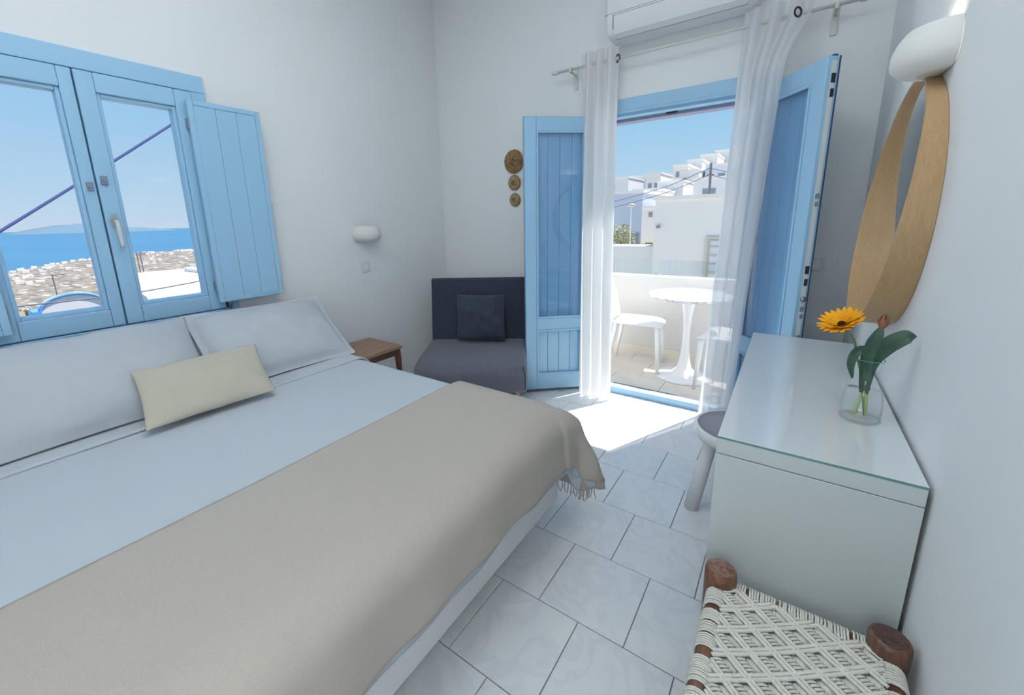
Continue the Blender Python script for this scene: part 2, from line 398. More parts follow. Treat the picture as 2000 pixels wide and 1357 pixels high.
# ================================================================== LEFT WINDOW
win = thing('window_1', (0, -2.44, .84), 'blue framed double casement window above the pillows', 'window', kind='structure')
mb = MB()
X0, X1 = -.09, .022
for (a, b, c, d) in ((-2.97, -1.91, 2.075, 2.16), (-2.97, -2.90, .875, 2.075), (-1.98, -1.91, .875, 2.075)):
    mb.box(X0, X1, a, b, c, d)
mb.box(X0, .045, -2.97, -1.91, .80, .877)
part(mb, 'frame', 'blue', win, bevel=.004)
mb = MB().box(-.16, .05, -2.975, -1.905, .785, .80)
part(mb, 'window_sill', 'blue', win, bevel=.004)
def sash(y0, y1, g0, g1, gz0=.968, gz1=1.982, z0=.882, z1=2.068):
    mb = MB(); xa, xb = -.045, .038
    mb.box(xa, xb, y0, g0, z0, z1).box(xa, xb, g1, y1, z0, z1).box(xa, xb, g0, g1, z0, gz0).box(xa, xb, g0, g1, gz1, z1)
    s = part(mb, 'sash', 'blue', win, bevel=.005)
    e = .016; mb = MB()                                   # stepped glazing bead
    mb.box(-.03, .026, g0, g0+e, gz0, gz1).box(-.03, .026, g1-e, g1, gz0, gz1).box(-.03, .026, g0+e, g1-e, gz0, gz0+e).box(-.03, .026, g0+e, g1-e, gz1-e, gz1)
    part(mb, 'glazing_bead', 'blue', s, bevel=.003)
    mb = MB().box(-.012, -.008, g0+.004, g1-.004, gz0+.004, gz1-.004)
    part(mb, 'pane', 'pane', s)
    return s
sR = sash(-2.438, -1.984, -2.372, -2.062)
sL = sash(-2.896, -2.444, -2.80, -2.492)
# handle and small latches
mb = MB(); mb.grid(lambda u, v: (.038+.012*(1-(2*v-1)**8), -2.405+.016*math.cos(2*PI*u)*(1-abs(2*v-1)**6), 1.395+.035*math.sin(2*PI*u)*(1-abs(2*v-1)**6)), 16, 6, cu=True)
mb.tube(catmull([(.05, -2.405, 1.395), (.072, -2.405, 1.393), (.078, -2.404, 1.37), (.07, -2.402, 1.33), (.068, -2.4, 1.27)], 4), [.008]*5+[.009]*4+[.010]*4+[.009]*4, 8)
part(mb, 'handle', 'whitemetal', sR, smooth=True)
for yy, zz, s in ((-2.412, 1.585, sR), (-2.466, 1.555, sL)):
    mb = MB().box(.036, .05, yy-.012, yy+.012, zz-.02, zz+.02); mb.tube([(.05, yy, zz), (.058, yy, zz)], .007, 8)
    part(mb, 'latch', 'purplegrey', s, bevel=.002)
# inner shutters folded back against the wall: three boards and a surrounding frame
def shutter(ya, yb, hy):
    z0, z1 = .925, 2.018
    st = MB(); fr = .026
    st.box(.062, .088, ya, ya+fr, z0, z1).box(.062, .088, yb-fr, yb, z0, z1).box(.062, .088, ya+fr, yb-fr, z0, z0+fr).box(.062, .088, ya+fr, yb-fr, z1-fr, z1)
    s = part(st, 'shutter', 'blue', win, bevel=.003)
    n = 3; wd = (yb-ya-2*fr)/n
    for i in range(n):
        b = MB().box(.064, .084, ya+fr+i*wd+.0005, ya+fr+(i+1)*wd-.0005, z0+fr, z1-fr)
        part(b, 'board', 'blue', s, bevel=.0018)
    for zz in (1.9, 1.02):
        b = MB().box(.036, .064, hy-.012, hy+.012, zz-.028, zz+.028); b.tube([(.052, hy, zz-.03), (.052, hy, zz+.03)], .007, 8)
        part(b, 'hinge', 'chrome', s, bevel=.002)
    return s
sh = shutter(-2.028, -1.662, -2.022)
mb = MB().box(.066, .084, -1.663, -1.645, 1.49, 1.53); part(mb, 'catch', 'whitemetal', sh, bevel=.003)
shutter(-3.19, -2.822, -2.828)
mb = MB()
for zz in (1.985, .905):
    mb.box(.022, .05, -1.976, -1.955, zz-.03, zz+.03)
part(mb, 'frame_hinge', 'chrome', win, bevel=.002)

# ================================================================== BALCONY DOOR
door = thing('door_1', (2.04, 0, 0), 'blue double balcony door with both leaves swung into the room', 'door', kind='structure')
mb = MB()
mb.box(DX0-.05, DX0+.03, -.012, .10, 0, 2.155).box(DX1-.03, DX1+.05, -.012, .10, 0, 2.155)
mb.box(DX0+.03, DX1-.03, -.012, .02, 2.075, 2.155).box(DX0+.03, DX1-.03, .02, .10, 2.045, 2.155)
part(mb, 'frame', 'blue', door, bevel=.004)
mb = MB().box(DX0+.03, DX1-.03, -.018, -.010, 2.06, 2.075); part(mb, 'head_bead', 'blue', door, bevel=.002)
mb = MB().box(DX0+.03, DX1-.03, .10, .19, 2.025, 2.10); part(mb, 'head_rail', 'purplegrey', door, bevel=.003)
mb = MB().box(1.99, 2.06, .085, .10, 2.035, 2.045); part(mb, 'strike', 'darkmetal', door)
mb = MB().box(DX0+.03, DX1-.03, -.02, .05, 0, .05); part(mb, 'threshold', 'blue', door, bevel=.006)
mb = MB().box(DX0+.03, DX1-.03, .05, .075, 0, .035).box(DX0+.03, DX1-.03, .085, .11, 0, .028); part(mb, 'threshold_track', 'purplegrey', door, bevel=.003)
def leaf(hinge, ang, mirror, metal_edge):
    """local u runs from hinge to free edge, n is the room-side face"""
    L = .525; th = .055; z0, z1 = .03, 2.055
    c, s = math.cos(ang), math.sin(ang)
    ux = Vector((c, s, 0)); nx = Vector((-s, c, 0))*mirror
    T = frame_T(Vector(hinge)-Vector(door.location), ux, nx, (0, 0, 1))
    st = .085
    mb = MB()
    mb.box(0, st, 0, th, z0, z1, T).box(L-st, L, 0, th, z0, z1, T).box(st, L-st, 0, th, z0, z0+.12, T).box(st, L-st, 0, th, .52, .61, T).box(st, L-st, 0, th, z1-.09, z1, T)
    lf = part(mb, 'leaf', 'blue', door, world=False, bevel=.004)
    b = MB(); e = .014
    for za, zb in ((z0+.12, .52), (.61, z1-.09)):
        for sgn in (0, 1):
            f0, f1 = ((th-.012, th+.004) if sgn == 0 else (-.004, .012))
            b.box(st, st+e, f0, f1, za, zb, T).box(L-st-e, L-st, f0, f1, za, zb, T).box(st+e, L-st-e, f0, f1, za, za+e, T).box(st+e, L-st-e, f0, f1, zb-e, zb, T)
    part(b, 'moulding', 'blue', lf, world=False, bevel=.002)
    n = 4; wd = (L-2*st)/n
    for i in range(n):
        part(MB().box(st+i*wd+.001, st+(i+1)*wd-.001, .016, .034, z0+.12, .52, T), 'lower_board', 'blue', lf, world=False, bevel=.003)
        part(MB().box(st+i*wd+.001, st+(i+1)*wd-.001, .010, .022, .61, z1-.09, T), 'shutter_board', 'blue', lf, world=False, bevel=.0015)
    part(MB().box(st, L-st, .040, .045, .61, z1-.09, T), 'pane', 'doorpane', lf, world=False)
    # dark weather seal around the leaf
    g = MB().box(L-.012, L, -.006, 0, z0, z1, T).box(.01, L-.012, -.006, 0, z1-.012, z1, T).box(.01, L-.012, -.006, 0, z0, z0+.012, T).box(.0, L, .01, .03, z1, z1+.006, T); part(g, 'seal', 'bluedark', lf, world=False)
    if metal_edge:
        g = MB().box(L, L+.004, .014, .034, z0+.02, z1-.02, T); part(g, 'lock_strip', 'whitemetal', lf, world=False)
        for zz, hh in ((1.93, .05), (1.42, .03), (1.05, .05), (.86, .03), (.72, .02), (.42, .04), (.2, .05)):
            g = MB().box(L+.003, L+.009, .016, .030, zz-hh, zz-hh*.3, T).box(L+.003, L+.007, .014, .033, zz+hh*.2, zz+hh, T)
            part(g, 'keeper', 'darkmetal' if hh > .035 else 'chrome', lf, world=False)
        g = MB().tube([T @ Vector((L+.004, .024, .93)), T @ Vector((L+.012, .024, .93))], .014, 12); part(g, 'lock_barrel', 'chrome', lf, world=False, smooth=True)
    return lf
# hinge, direction of the leaf away from the hinge
leaf((1.522, -.012, 0), math.atan2(-.345, -.392), 1, False)
leaf((2.56, -.012, 0), math.atan2(-.425, .31), -1, True)

# ================================================================== BALCONY AND VILLAGE
bal = MB().box(-.1, 3.9, .2, 1.32, -.2, -.062); bf = struct('floor_balcony', bal, 'grout', label='beige stone tiled balcony floor', cat='floor')
tb = {}
for i in range(9):
    for j in range(3):
        me = tb.get('m')
        if me is None:
            me = MB().box(-.218, .218, -.182, .182, -.012, 0).mesh('balcony_tile'); me.materials.append(M['beigetile']); tb['m'] = me
        o = bpy.data.objects.new('balcony_tile', me); COL.objects.link(o); o.parent = bf
        o.location = (.12+i*.44+(.22 if j % 2 else 0)-.1, .385+j*.368, -.05)
mb = MB().box(-.1, 4.0, 1.20, 1.34, -.2, .775); struct('wall_balcony', mb, 'outwall', label='low white balcony parapet wall', cat='wall', bevel=.01)
mb = MB().box(-.1, 3.9, 1.185, 1.20, -.05, .045); struct('baseboard_balcony', mb, 'beigetile', label='beige stone skirting along the parapet', cat='baseboard')
mb = MB().box(-.24, -.1, .2, 1.34, -.2, .775); struct('wall_balcony_end', mb, 'outwall', label='white end wall of the balcony', cat='wall')
rail = thing('glass_railing', (2.0, 1.27, .775), 'low clear glass railing on top of the balcony parapet', 'railing')
for a, b in ((.0, .78), (.8, 1.68), (1.70, 2.58), (2.60, 3.5)):
    part(MB().box(a, b, 1.265, 1.275, .775, .935), 'glass_panel', 'railglass', rail)
for x in (.79, 1.69, 2.59):
    part(MB().box(x-.008, x+.008, 1.255, 1.285, .775, .80), 'clamp', 'chrome', rail)

# tulip table
tab = thing('bistro_table', (2.10, .77, -.05), 'round white marble table with a trumpet foot on the balcony', 'table')
mb = MB(); T = Matrix.Translation((2.10, .77, 0))
mb.lathe([(0, .672), (.31, .672), (.335, .685), (.335, .695), (.328, .70), (0, .70)], 48, T); part(mb, 'table_top', marble_mat('white_table_marble', rgb(238, 238, 240), rgb(190, 190, 198), .15), tab, smooth=False, weld=1e-4, bevel=.002)
mb = MB(); mb.lathe([(0, -.05), (.235, -.05), (.24, -.044), (.2, -.036), (.11, -.02), (.062, .03), (.04, .12), (.03, .25), (.028, .38), (.034, .5), (.052, .61), (.085, .672), (0, .672)], 36, T)
part(mb, 'pedestal', 'plastic', tab, smooth=True, weld=1e-4)
def balcony_chair(loc, rz, label):
    t = thing('balcony_chair', loc, label, 'chair', 'white balcony chairs', rz)
    # local: x forward
    mb = MB()
    def seatf(u, v):
        x = -.21+.44*u; yy = (v-.5)*2; w = .205+.02*u
        return (x, yy*w*(1-.06*abs(2*u-1)**4), .455-.018*(1-yy*yy)-.02*(u > .85)*(u-.85)*6)
    mb.grid(seatf, 10, 8); part(mb, 'seat', 'plastic', t, world=False, smooth=True, solid=.022, subd=1)
    mb = MB()
    def backf(u, v):
        z = .44+.42*u; yy = (v-.5)*2; w = .15+.055*math.sin(PI*min(1, u*1.0+.08))
        return (-.205-.10*u-.035*(1-yy*yy)+.02*(1-yy*yy)*u, yy*w, z)
    mb.grid(backf, 10, 8); part(mb, 'backrest', 'plastic', t, world=False, smooth=True, solid=.018, subd=1)
    for sx, sy in ((1, 1), (1, -1), (-1, 1), (-1, -1)):
        top = (.19 if sx > 0 else -.17, sy*.175, .445); bot = (.215 if sx > 0 else -.25, sy*.2, 0)
        part(MB().tube([top, bot], [.022, .014], 10), 'leg', 'plastic', t, world=False, smooth=True)
    return t
balcony_chair((1.66, .84, -.05), .12, 'white moulded chair left of the balcony table')
balcony_chair((2.47, .68, -.05), PI-.12, 'white moulded chair half hidden by the right curtain')

# ground, village houses
M['dirt'] = mat('dry_ground', rgb(222, 211, 195), .95, vary=(.5, rgb(204, 195, 178), .4, .75))
mb = MB().prism([(-4, 1.6), (30, 1.6), (60, 140), (-60, 140), (-60, 22), (-14, 4)], -6, -3); struct('ground_village', mb, 'dirt', label='dry ground under the village houses', cat='ground')
M['housew'] = mat('village_white', rgb(236, 232, 226), .9, .2, bump=(1, .2))
M['housel'] = mat('village_lavender_white', rgb(226, 225, 228), .9, .2, bump=(1, .2))
M['houseb'] = mat('village_pale_blue', rgb(200, 208, 222), .9, .2)
M['wing'] = mat('village_window', rgb(140, 150, 168), .3)
M['trimbeige'] = mat('village_window_surround', rgb(206, 202, 190), .8)
def house(x0, x1, y0, ztop, label, m='housew', depth=5, wins=(), zb=-3.2, parapet=True, pane='wing'):
    cx = (x0+x1)/2
    t = thing('village_house', (cx, y0+depth/2, zb), label, 'house', 'houses of the village beyond the balcony')
    part(MB().box(x0, x1, y0, y0+depth, zb, ztop-.12*(depth/5)), 'wall', m, t)
    e = .06*depth/5
    if parapet:
        p = MB(); h = ztop-.12*(depth/5)
        p.box(x0-e, x1+e, y0-e, y0+4*e, h, ztop).box(x0-e, x1+e, y0+depth-4*e, y0+depth+e, h, ztop).box(x0-e, x0+4*e, y0+4*e, y0+depth-4*e, h, ztop).box(x1-4*e, x1+e, y0+4*e, y0+depth-4*e, h, ztop)
        part(p, 'parapet', 'housew', t)
    for (a, b, c, d) in wins:
        w = part(MB().box(a-.04*depth/5, b+.04*depth/5, y0-.03*depth/5, y0+.02, c-.04*depth/5, d+.04*depth/5), 'window', 'trimbeige', t)
        part(MB().box(a, b, y0-.05*depth/5, y0-.03*depth/5, c, d), 'pane', pane, w)
    return t
M['winlight'] = mat('white_slatted_blind', rgb(214, 216, 220), .6)
h1 = house(-.93, 2.6, 11, 1.98, 'white rendered house with a beige framed window just beyond the balcony', wins=((.78, 1.35, -.7, .60),), depth=5, pane='winlight')
part(MB().box(.63, .70, 10.93, 11.0, -.74, .72).box(.70, 1.45, 10.93, 11.0, .66, .72), 'window_surround', 'trimbeige', h1)
for k in range(5): part(MB().box(.78, 1.35, 10.92, 10.95, -.66+k*.26, -.60+k*.26), 'blind_bar', 'trimbeige', h1)
part(MB().box(-.84, -.74, 10.88, 11.0, .99, 1.07), 'security_camera', 'wing', h1)  # small security camera on the house wall, gives no light
house(-5.07, -1.0, 11.6, 0.38, 'low white wall block left of the rendered house', depth=1.0, parapet=False)  # coordinates from image pixels; this and several houses below scaled about the camera
house(-7.7, -3.98, 20, 2.75, 'pale blue shaded house behind the street lamp', 'houseb', 6, wins=((-6.3, -6.0, 1.4, 2.0), (-4.7, -4.1, -.4, .5)))
house(-3.36, -2.0, 18, 1.85, 'small white house with a ledge between pale blue house and rendered house', 'housew', 4, wins=((-3.05, -2.9, 1.35, 1.55),))
house(-6.9, -5.2, 27.5, 3.3, 'white vaulted roof house above the pale blue house', 'housew', 5)
house(-6.69, -4.68, 33, 4.15, 'white house with sunlit parapet behind the overhead wires', 'housel', 4)
house(-4.95, 0.37, 38, 4.62, 'wide lavender white house behind the wooden utility pole', 'housel', 6, wins=((-4.07, -3.07, 2.73, 3.62), (-1.3, -0.52, 2.73, 3.62)))
far = ['far white house at the left end of the skyline', 'far white house with a chimney on the skyline', 'far white house third along the skyline', 'far white house at the foot of the hill']
for i, (a, b, yf, z, w) in enumerate(((-29.5, -24.5, 80, 9.1, ((-29.0, -28.4, 6.6, 7.5), (-27.8, -27.2, 6.6, 7.5))),
        (-28.11, -24.38, 91, 10.13, ((-27.55, -26.87, 7.29, 8.31), (-26.19, -25.51, 7.29, 8.31))),
        (-21.2, -18.5, 80, 9.45, ((-20.7, -20.1, 6.6, 7.5), (-19.5, -18.9, 6.6, 7.5))),
        (-21.32, -18.26, 91, 10.13, ((-20.75, -20.07, 7.29, 8.31), (-19.39, -18.71, 7.29, 8.31))))):
    house(a, b, yf, z, far[i], ('housel', 'housew', 'housew', 'housel')[i], 10, wins=w)
hl = ['lowest white house of the hillside terrace', 'second white house up the hillside', 'third white house up the hillside', 'fourth white house up the hillside', 'topmost white house of the hillside']
for i, (a, b, yf, z, w) in enumerate(((-11.24, -9.4, 58.0, 8.08, ((-10.85, -10.47, 6.43, 7.11),)),
        (-11.27, -9.22, 66.6, 9.58, ((-10.83, -10.39, 7.7, 8.47),)),
        (-11.07, -8.46, 75.2, 11.22, ((-10.57, -10.08, 9.11, 9.97),)),
        (-10.1, -6.97, 83.8, 12.78, ((-9.55, -9.0, 10.44, 11.4),)),
        (-8.54, -2.94, 92.4, 14.37, ((-7.94, -7.33, 11.79, 12.85),)))):
    house(a, b, yf, z, hl[i], ('housew', 'housel')[i % 2], 8, wins=w)
house(-7.6, -5.7, 45, 6.05, 'sunlit white cube house in front of the hillside', 'housew', 6, wins=((-7.2, -6.9, 4.6, 5.2),))
house(-5.48, -.8, 47, 6.6, 'long white house with roof terrace right of the cube house', 'housel', 6, wins=((-4.2, -3.6, 4.9, 5.6), (-3.0, -2.4, 4.9, 5.6), (-1.9, -1.4, 4.9, 5.6)))
M['polewood'] = mat('weathered_pole', rgb(128, 124, 130), .9)
M['wire'] = mat('overhead_wire', rgb(112, 116, 136), .8)
pl = thing('utility_pole', (-.2, 17.2, -3), 'grey wooden utility pole above the rendered house', 'pole')
part(MB().tube([(-.2, 17.2, -3), (-.36, 17.2, 3.53)], [.065, .05], 10), 'mast', 'polewood', pl)
part(MB().box(-.48, -.20, 17.12, 17.16, 3.02, 3.07), 'crossarm', 'polewood', pl)
def wire(pts, r, label, m='wire'):
    c = catmull(pts, 6); mid = Vector(pts[0])
    return solo(MB().tube(c, r, 6), 'overhead_cable', m, mid, label, 'cable', smooth=True)
wire([(-.38, 17.15, 3.32), (-2.3, 17.0, 2.6), (-5.7, 16.5, 1.78)], .014, 'upper thin cable running left from the utility pole')
wire([(-.38, 17.15, 3.05), (-2.3, 17.0, 2.33), (-5.7, 16.5, 1.52)], .014, 'lower thin cable running left from the utility pole')
wire([(-.32, 17.2, 3.3), (.5, 17.2, 3.08), (2.4, 17.2, 2.85)], .014, 'upper thin cable running right from the utility pole')
wire([(-.32, 17.2, 3.03), (.5, 17.2, 2.8), (2.4, 17.2, 2.55)], .014, 'lower thin cable running right from the utility pole')
sl = thing('street_lamp', (-2.32, 13, -3), 'white street lamp with a round head in front of the blue house', 'lamp')
part(MB().tube([(-2.32, 13, -3), (-2.34, 13, 1.75)], [.03, .022], 8), 'post', 'whitemetal', sl)
mb = MB(); mb.lathe([(0, -.05), (.1, -.04), (.17, .0), (.12, .06), (0, .08)], 16, Matrix.Translation((-2.34, 13, 1.78))); part(mb, 'head', 'trimbeige', sl, smooth=True)
# shrub
M['foliage'] = mat('olive_foliage', rgb(150, 156, 110), .9, vary=(4, rgb(196, 190, 150), .4, .7))
def leaf_cloud(cx, cy, cz, rx, ry, rz, n, s):
    mb = MB()
    for k in range(n):
        while True:
            p = Vector((random.uniform(-1, 1), random.uniform(-1, 1), random.uniform(-1, 1)))
            if p.length < 1: break
        p = Vector((cx+p.x*rx, cy+p.y*ry, cz+p.z*rz)); R = Matrix.Rotation(random.uniform(0, 6.28), 3, Vector((random.random(), random.random(), random.random()+.1)))
        a = R @ Vector((s, 0, 0)); b = R @ Vector((0, s*.5, 0)); mb.add([p-a, p-b, p+a, p+b], [(0, 1, 2, 3)])
    return mb
sb = thing('shrub', (-3.0, 13.9, -3), 'olive green shrub left of the street lamp', 'shrub')
part(MB().tube([(-3.0, 13.9, -3), (-3.0, 13.9, .4)], [.06, .03], 7), 'trunk', 'polewood', sb)
part(leaf_cloud(-3.0, 13.9, .45, .6, .5, .65, 900, .06), 'foliage', 'foliage', sb)
sb = thing('low_bush', (-1.85, 14.1, -3), 'low yellow green bush behind the low wall', 'shrub')
part(MB().tube([(-1.85, 14.1, -3), (-1.85, 14.1, .1)], [.05, .02], 7), 'trunk', 'polewood', sb)
part(leaf_cloud(-1.85, 14.1, .12, .5, .4, .26, 600, .06), 'foliage', 'foliage', sb)

# ------------------------------------------------------------------ view from the window: sea, plain, island
M['sea'] = mat('aegean_sea', rgb(66, 112, 144), .6, .12, vary=(.0006, rgb(72, 120, 151), .3, .7))
mb = MB().add([(-80000, -40000, -152), (-80000, 80000, -152), (-1500, 80000, -152), (-1500, -40000, -152)], [(0, 1, 2, 3)])
struct('sea', mb, 'sea', label='blue sea beyond the coastal plain', cat='sea')
def plain_mat():
    m = bpy.data.materials.new('coastal_fields'); m.use_nodes = True
    n = m.node_tree.nodes; l = m.node_tree.links; b = n['Principled BSDF']; b.inputs['Roughness'].default_value = .95; b.inputs['Specular IOR Level'].default_value = .1
    tc = n.new('ShaderNodeTexCoord'); mp = n.new('ShaderNodeMapping'); mp.inputs['Scale'].default_value = (.03, .08, .08)
    l.new(tc.outputs['Object'], mp.inputs[0])
    v = n.new('ShaderNodeTexVoronoi'); v.inputs['Scale'].default_value = 1.0; l.new(mp.outputs[0], v.inputs['Vector'])
    r = n.new('ShaderNodeValToRGB'); r.color_ramp.interpolation = 'CONSTANT'
    e = r.color_ramp.elements; e[0].color = rgb(136, 127, 118); e[1].position = .86; e[1].color = rgb(176, 172, 168)
    for p, c in ((.2, rgb(116, 111, 106)), (.38, rgb(143, 134, 124)), (.55, rgb(124, 117, 112)), (.7, rgb(146, 137, 120))):
        k = e.new(p); k.color = c
    sp = n.new('ShaderNodeSeparateColor'); l.new(v.outputs['Color'], sp.inputs[0]); l.new(sp.outputs[0], r.inputs[0]); l.new(r.outputs[0], b.inputs['Base Color'])
    return m
M['plain'] = plain_mat()
coast = [(-1600, -1500), (-2000, -400), (-2300, 60), (-2442, 210), (-2750, 380), (-3000, 520), (-3216, 631), (-3300, 760), (-3341, 900), (-3331, 1136), (-3500, 1600), (-4200, 2600), (-4500, 5000), (-700, 5000), (-700, -1500)]
struct('plain', MB().prism(coast, -160, -150), 'plain', label='pale patchwork fields of the coastal plain', cat='land')
mb = MB().add([(-24, -200, -4.2), (-24, 400, -4.2), (-1000, 900, -150), (-1000, -700, -150)], [(0, 1, 2, 3)])
mb.box(-24, -2, -60, 1.5, -7, -4.2)
M['slope'] = mat('pale_slope', rgb(146, 138, 128), .95, .1, vary=(.12, rgb(116, 110, 96), .4, .7))
struct('ground_slope', mb, 'slope', label='pale slope falling from the village to the plain', cat='land')
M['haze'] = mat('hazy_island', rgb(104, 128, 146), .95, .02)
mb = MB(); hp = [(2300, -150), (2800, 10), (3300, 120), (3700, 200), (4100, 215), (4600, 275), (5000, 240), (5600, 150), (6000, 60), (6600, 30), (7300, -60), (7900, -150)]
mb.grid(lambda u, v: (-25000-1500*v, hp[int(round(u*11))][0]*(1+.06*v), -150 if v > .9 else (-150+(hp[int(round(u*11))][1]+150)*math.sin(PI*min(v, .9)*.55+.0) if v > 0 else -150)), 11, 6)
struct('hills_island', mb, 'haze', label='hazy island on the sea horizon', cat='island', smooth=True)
# white houses along the coast, only specks
mb = MB(); 
for k in range(170):
    i = random.randrange(2, 10); a = Vector(coast[i]); b = Vector(coast[i+1]); p = a.lerp(b, random.random())
    d = (random.random()**1.6)*900+10 if k > 60 else random.uniform(5, 60)
    s = random.uniform(8, 20); h = random.uniform(4, 9); x, yv = p.x+d, p.y+random.uniform(-30, 30)
    mb.box(x, x+s*.7, yv, yv+s, -150, -150+h)
solo(mb, 'coastal_houses', 'housew', (-2500, 300, -150), 'tiny white houses scattered over the coastal plain', 'houses', kind='stuff')
# blue vaulted chapel and white roofs below the window
M['chapelblue'] = mat('chapel_blue', rgb(92, 158, 226), .7)
ch = thing('vaulted_chapel', (-23, .66, -4.2), 'pale chapel front edged by a blue arch below the window', 'building')
arc = [(-.34, -1.95)]+[(.66-1.0*math.cos(PI*k/16)*1.02, -1.95+.70*math.sin(PI*k/16)) for k in range(17)]
poly = [(-.36, -3.6)]+[(.66-1.02*math.cos(PI*k/20), -2.0+.66*math.sin(PI*k/20)) for k in range(21)]+[(1.68, -3.6)]
Tc = frame_T((-22, 0, 0), (0, 1, 0), (0, 0, 1), (1, 0, 0))
part(MB().prism(poly, -.8, 0, Tc), 'front_wall', 'housel', ch)
part(MB().tube([(-21.98, .66-1.05*math.cos(PI*k/20), -2.0+.70*math.sin(PI*k/20)) for k in range(21)], .06, 8), 'arch_band', 'chapelblue', ch, smooth=True)
part(MB().box(-23, -21.9, -.58, -.34, -3.6, -1.86), 'buttress', 'chapelblue', ch)
part(MB().box(-24, -21.8, -2.6, -.4, -4.0, -2.55), 'side_wall', 'housew', ch)
rt = thing('white_roof', (-15.5, 3.0, -4.2), 'flat white roof terrace below the right window sash', 'roof')
part(MB().prism([(-12.5, .75), (-12.5, 4.2), (-20, 4.2), (-20, 1.8)], -3.6, -.62), 'roof_slab', 'housew', rt)
part(MB().box(-20.2, -19.9, 1.8, 4.4, -.62, -.52).box(-20, -12.5, 4.15, 4.4, -.62, -.45), 'parapet', 'housew', rt)
rt = thing('white_roof', (-10.5, 1.2, -4.2), 'bright white lower roof edge at the foot of the right sash', 'roof')
part(MB().box(-12.4, -9.5, -.6, 3.0, -3.6, -.78), 'roof_slab', 'housew', rt)
part(MB().box(-9.7, -9.5, -.6, 3.0, -.78, -.70), 'parapet', 'housew', rt)
def upole(x, yv, zt, zb, w, label):
    t = thing('distant_pole', (x, yv, zb), label, 'pole')
    part(MB().tube([(x, yv, zb), (x, yv, zt)], .028*abs(x)/30, 8), 'mast', 'polewood', t)
    part(MB().box(x-.03, x+.03, yv-w, yv+w, zt-.10, zt-.05), 'crossarm', 'polewood', t)
upole(-30, 5.0, -.06, -6, .45, 'thin utility pole beside the window handle, nearer the sash stile')
upole(-30.5, 5.28, -.18, -6, .3, 'thin utility pole right of its twin near the window handle')
upole(-40, 2.58, -1.70, -7, .85, 'utility pole with crossarm above the chapel arch')
wire([(-2.2, -3.6, .60), (-2.2, -2.578, 1.358), (-2.2, -1.321, 2.336), (-2.2, -.4, 3.09)], .011, 'dark blue cable slanting across the window view', mat('blue_cable', rgb(74, 92, 150), .7))
wire([(-8, -4.0, .12), (-8, -2.08, .093), (-8, -.99, .073), (-8, -.444, .089), (-8, .655, .175), (-8, 2.5, .33)], .014, 'thin grey wire low across both window sashes')
wire([(-8, -1.2, -.42), (-8, -.4, -.30), (-7.9, .655, -.06), (-7.8, 2.5, .12)], .012, 'thin wire at the foot of the right sash view')
pm = thing('small_palm', (-25, -.45, -4.2), 'small grey palm left of the chapel', 'tree')
part(MB().tube([(-25, -.45, -4.2), (-25, -.45, -2.2)], [.07, .05], 7), 'trunk', 'polewood', pm)
for k in range(9):
    a = 2*PI*k/9; 
    part(MB().tube([(-25, -.45, -2.2), (-25+.15*math.sin(a), -.45+.17*math.cos(a), -2.05), (-25+.3*math.sin(a), -.45+.34*math.cos(a), -2.15)], [.03, .035, .008], 5), 'frond', 'foliage', pm)

# ================================================================== BED
BX0, BX1, BY0, BY1 = .03, 2.02, -3.14, -1.53
bed = thing('double_bed', (1.03, -2.33, 0), 'low white double bed standing under the blue window', 'bed')
part(MB().box(BX0, BX1, BY0, BY1, .115, .30), 'bed_base', 'bedbase', bed, bevel=.006)
part(MB().box(BX0+.01, BX1-.005, BY0, BY1, .30, .535), 'mattress', 'mattress', bed, bevel=.05, seg=4)
for x in (.2, 1.72):
    for yv in (-2.95, -1.72):
        part(MB().tube([(x, yv, 0), (x, yv, .115)], .03, 12), 'foot', 'blackfoot', bed)

def drape_pt(s, t, off, zt, XF, YS, wob=0.0, fl=(1.0, .35)):
    """s = distance along +x measured so that s>XF hangs down the foot; t = distance along +y, t>YS hangs down the far side"""
    R = .095
    def bend(d):            # d past the edge -> (outward, drop), rounded over radius R
        q = R*PI/2
        d0 = d+R*.8
        if d0 <= 0: return (d, 0)
        if d0 < q: a = d0/R; return (-R*.8+R*math.sin(a), R*(1-math.cos(a)))
        return (-R*.8+R, R+(d0-q))
    ox, dx = bend(s-XF); oy, dy = bend(t-YS)
    x, yv = XF+ox, YS+oy
    if dx > 0 and dy > 0:
        m_ = min(dx, dy); x += fl[0]*m_*.55; yv += fl[1]*m_*.5
    z = zt-max(dx, dy)
    nz = noise.noise(Vector((s*2.2, t*2.2, 3.1+off*50)))
    flat = 1 if max(dx, dy) <= 0 else 0
    z += .006*nz*flat
    if dx > .03:
        x += (.006*math.sin(t*11+1.3)+.005*math.sin(t*23+s*3))*min(1, (dx-.03)*5)*(1+wob)+.012*min(1, dx*4)
    if dy > .03:
        yv += (.012*math.sin(s*14)+.008*math.sin(s*31+2))*min(1, (dy-.03)*5)+.01*min(1, dy*4)
    if dx > 0: x += off
    if dy > 0:
        k_ = 1 if dx <= 0 else min(1, max(0, .5+(dy-dx)/.10))
        yv += off*(1.5*k_-.5); x += off*.4*(1-k_)
    return Vector((x, yv, z+off))
def cloth(s0, s1, t0, t1, ns, nt, off, zt=.548, fl=(.55, .3), hem=None, wob=0, XF=2.03, YS=-1.53):
    mb = MB()
    def fn(u, v):
        t = t0+(t1-t0)*v
        e = s1 if hem is None else hem(t)
        return drape_pt(s0+(e-s0)*u, t, off, zt, XF, YS, wob, fl)
    mb.grid(fn, ns, nt); return mb
mb = cloth(.1, 2.03+.27, -3.15, -1.53+.30, 90, 90, .004, hem=lambda t: 2.03+.240+.008*math.sin(t*7)+.006*math.sin(t*17+1)+.125*smoothstep(-1.58, -1.44, t))
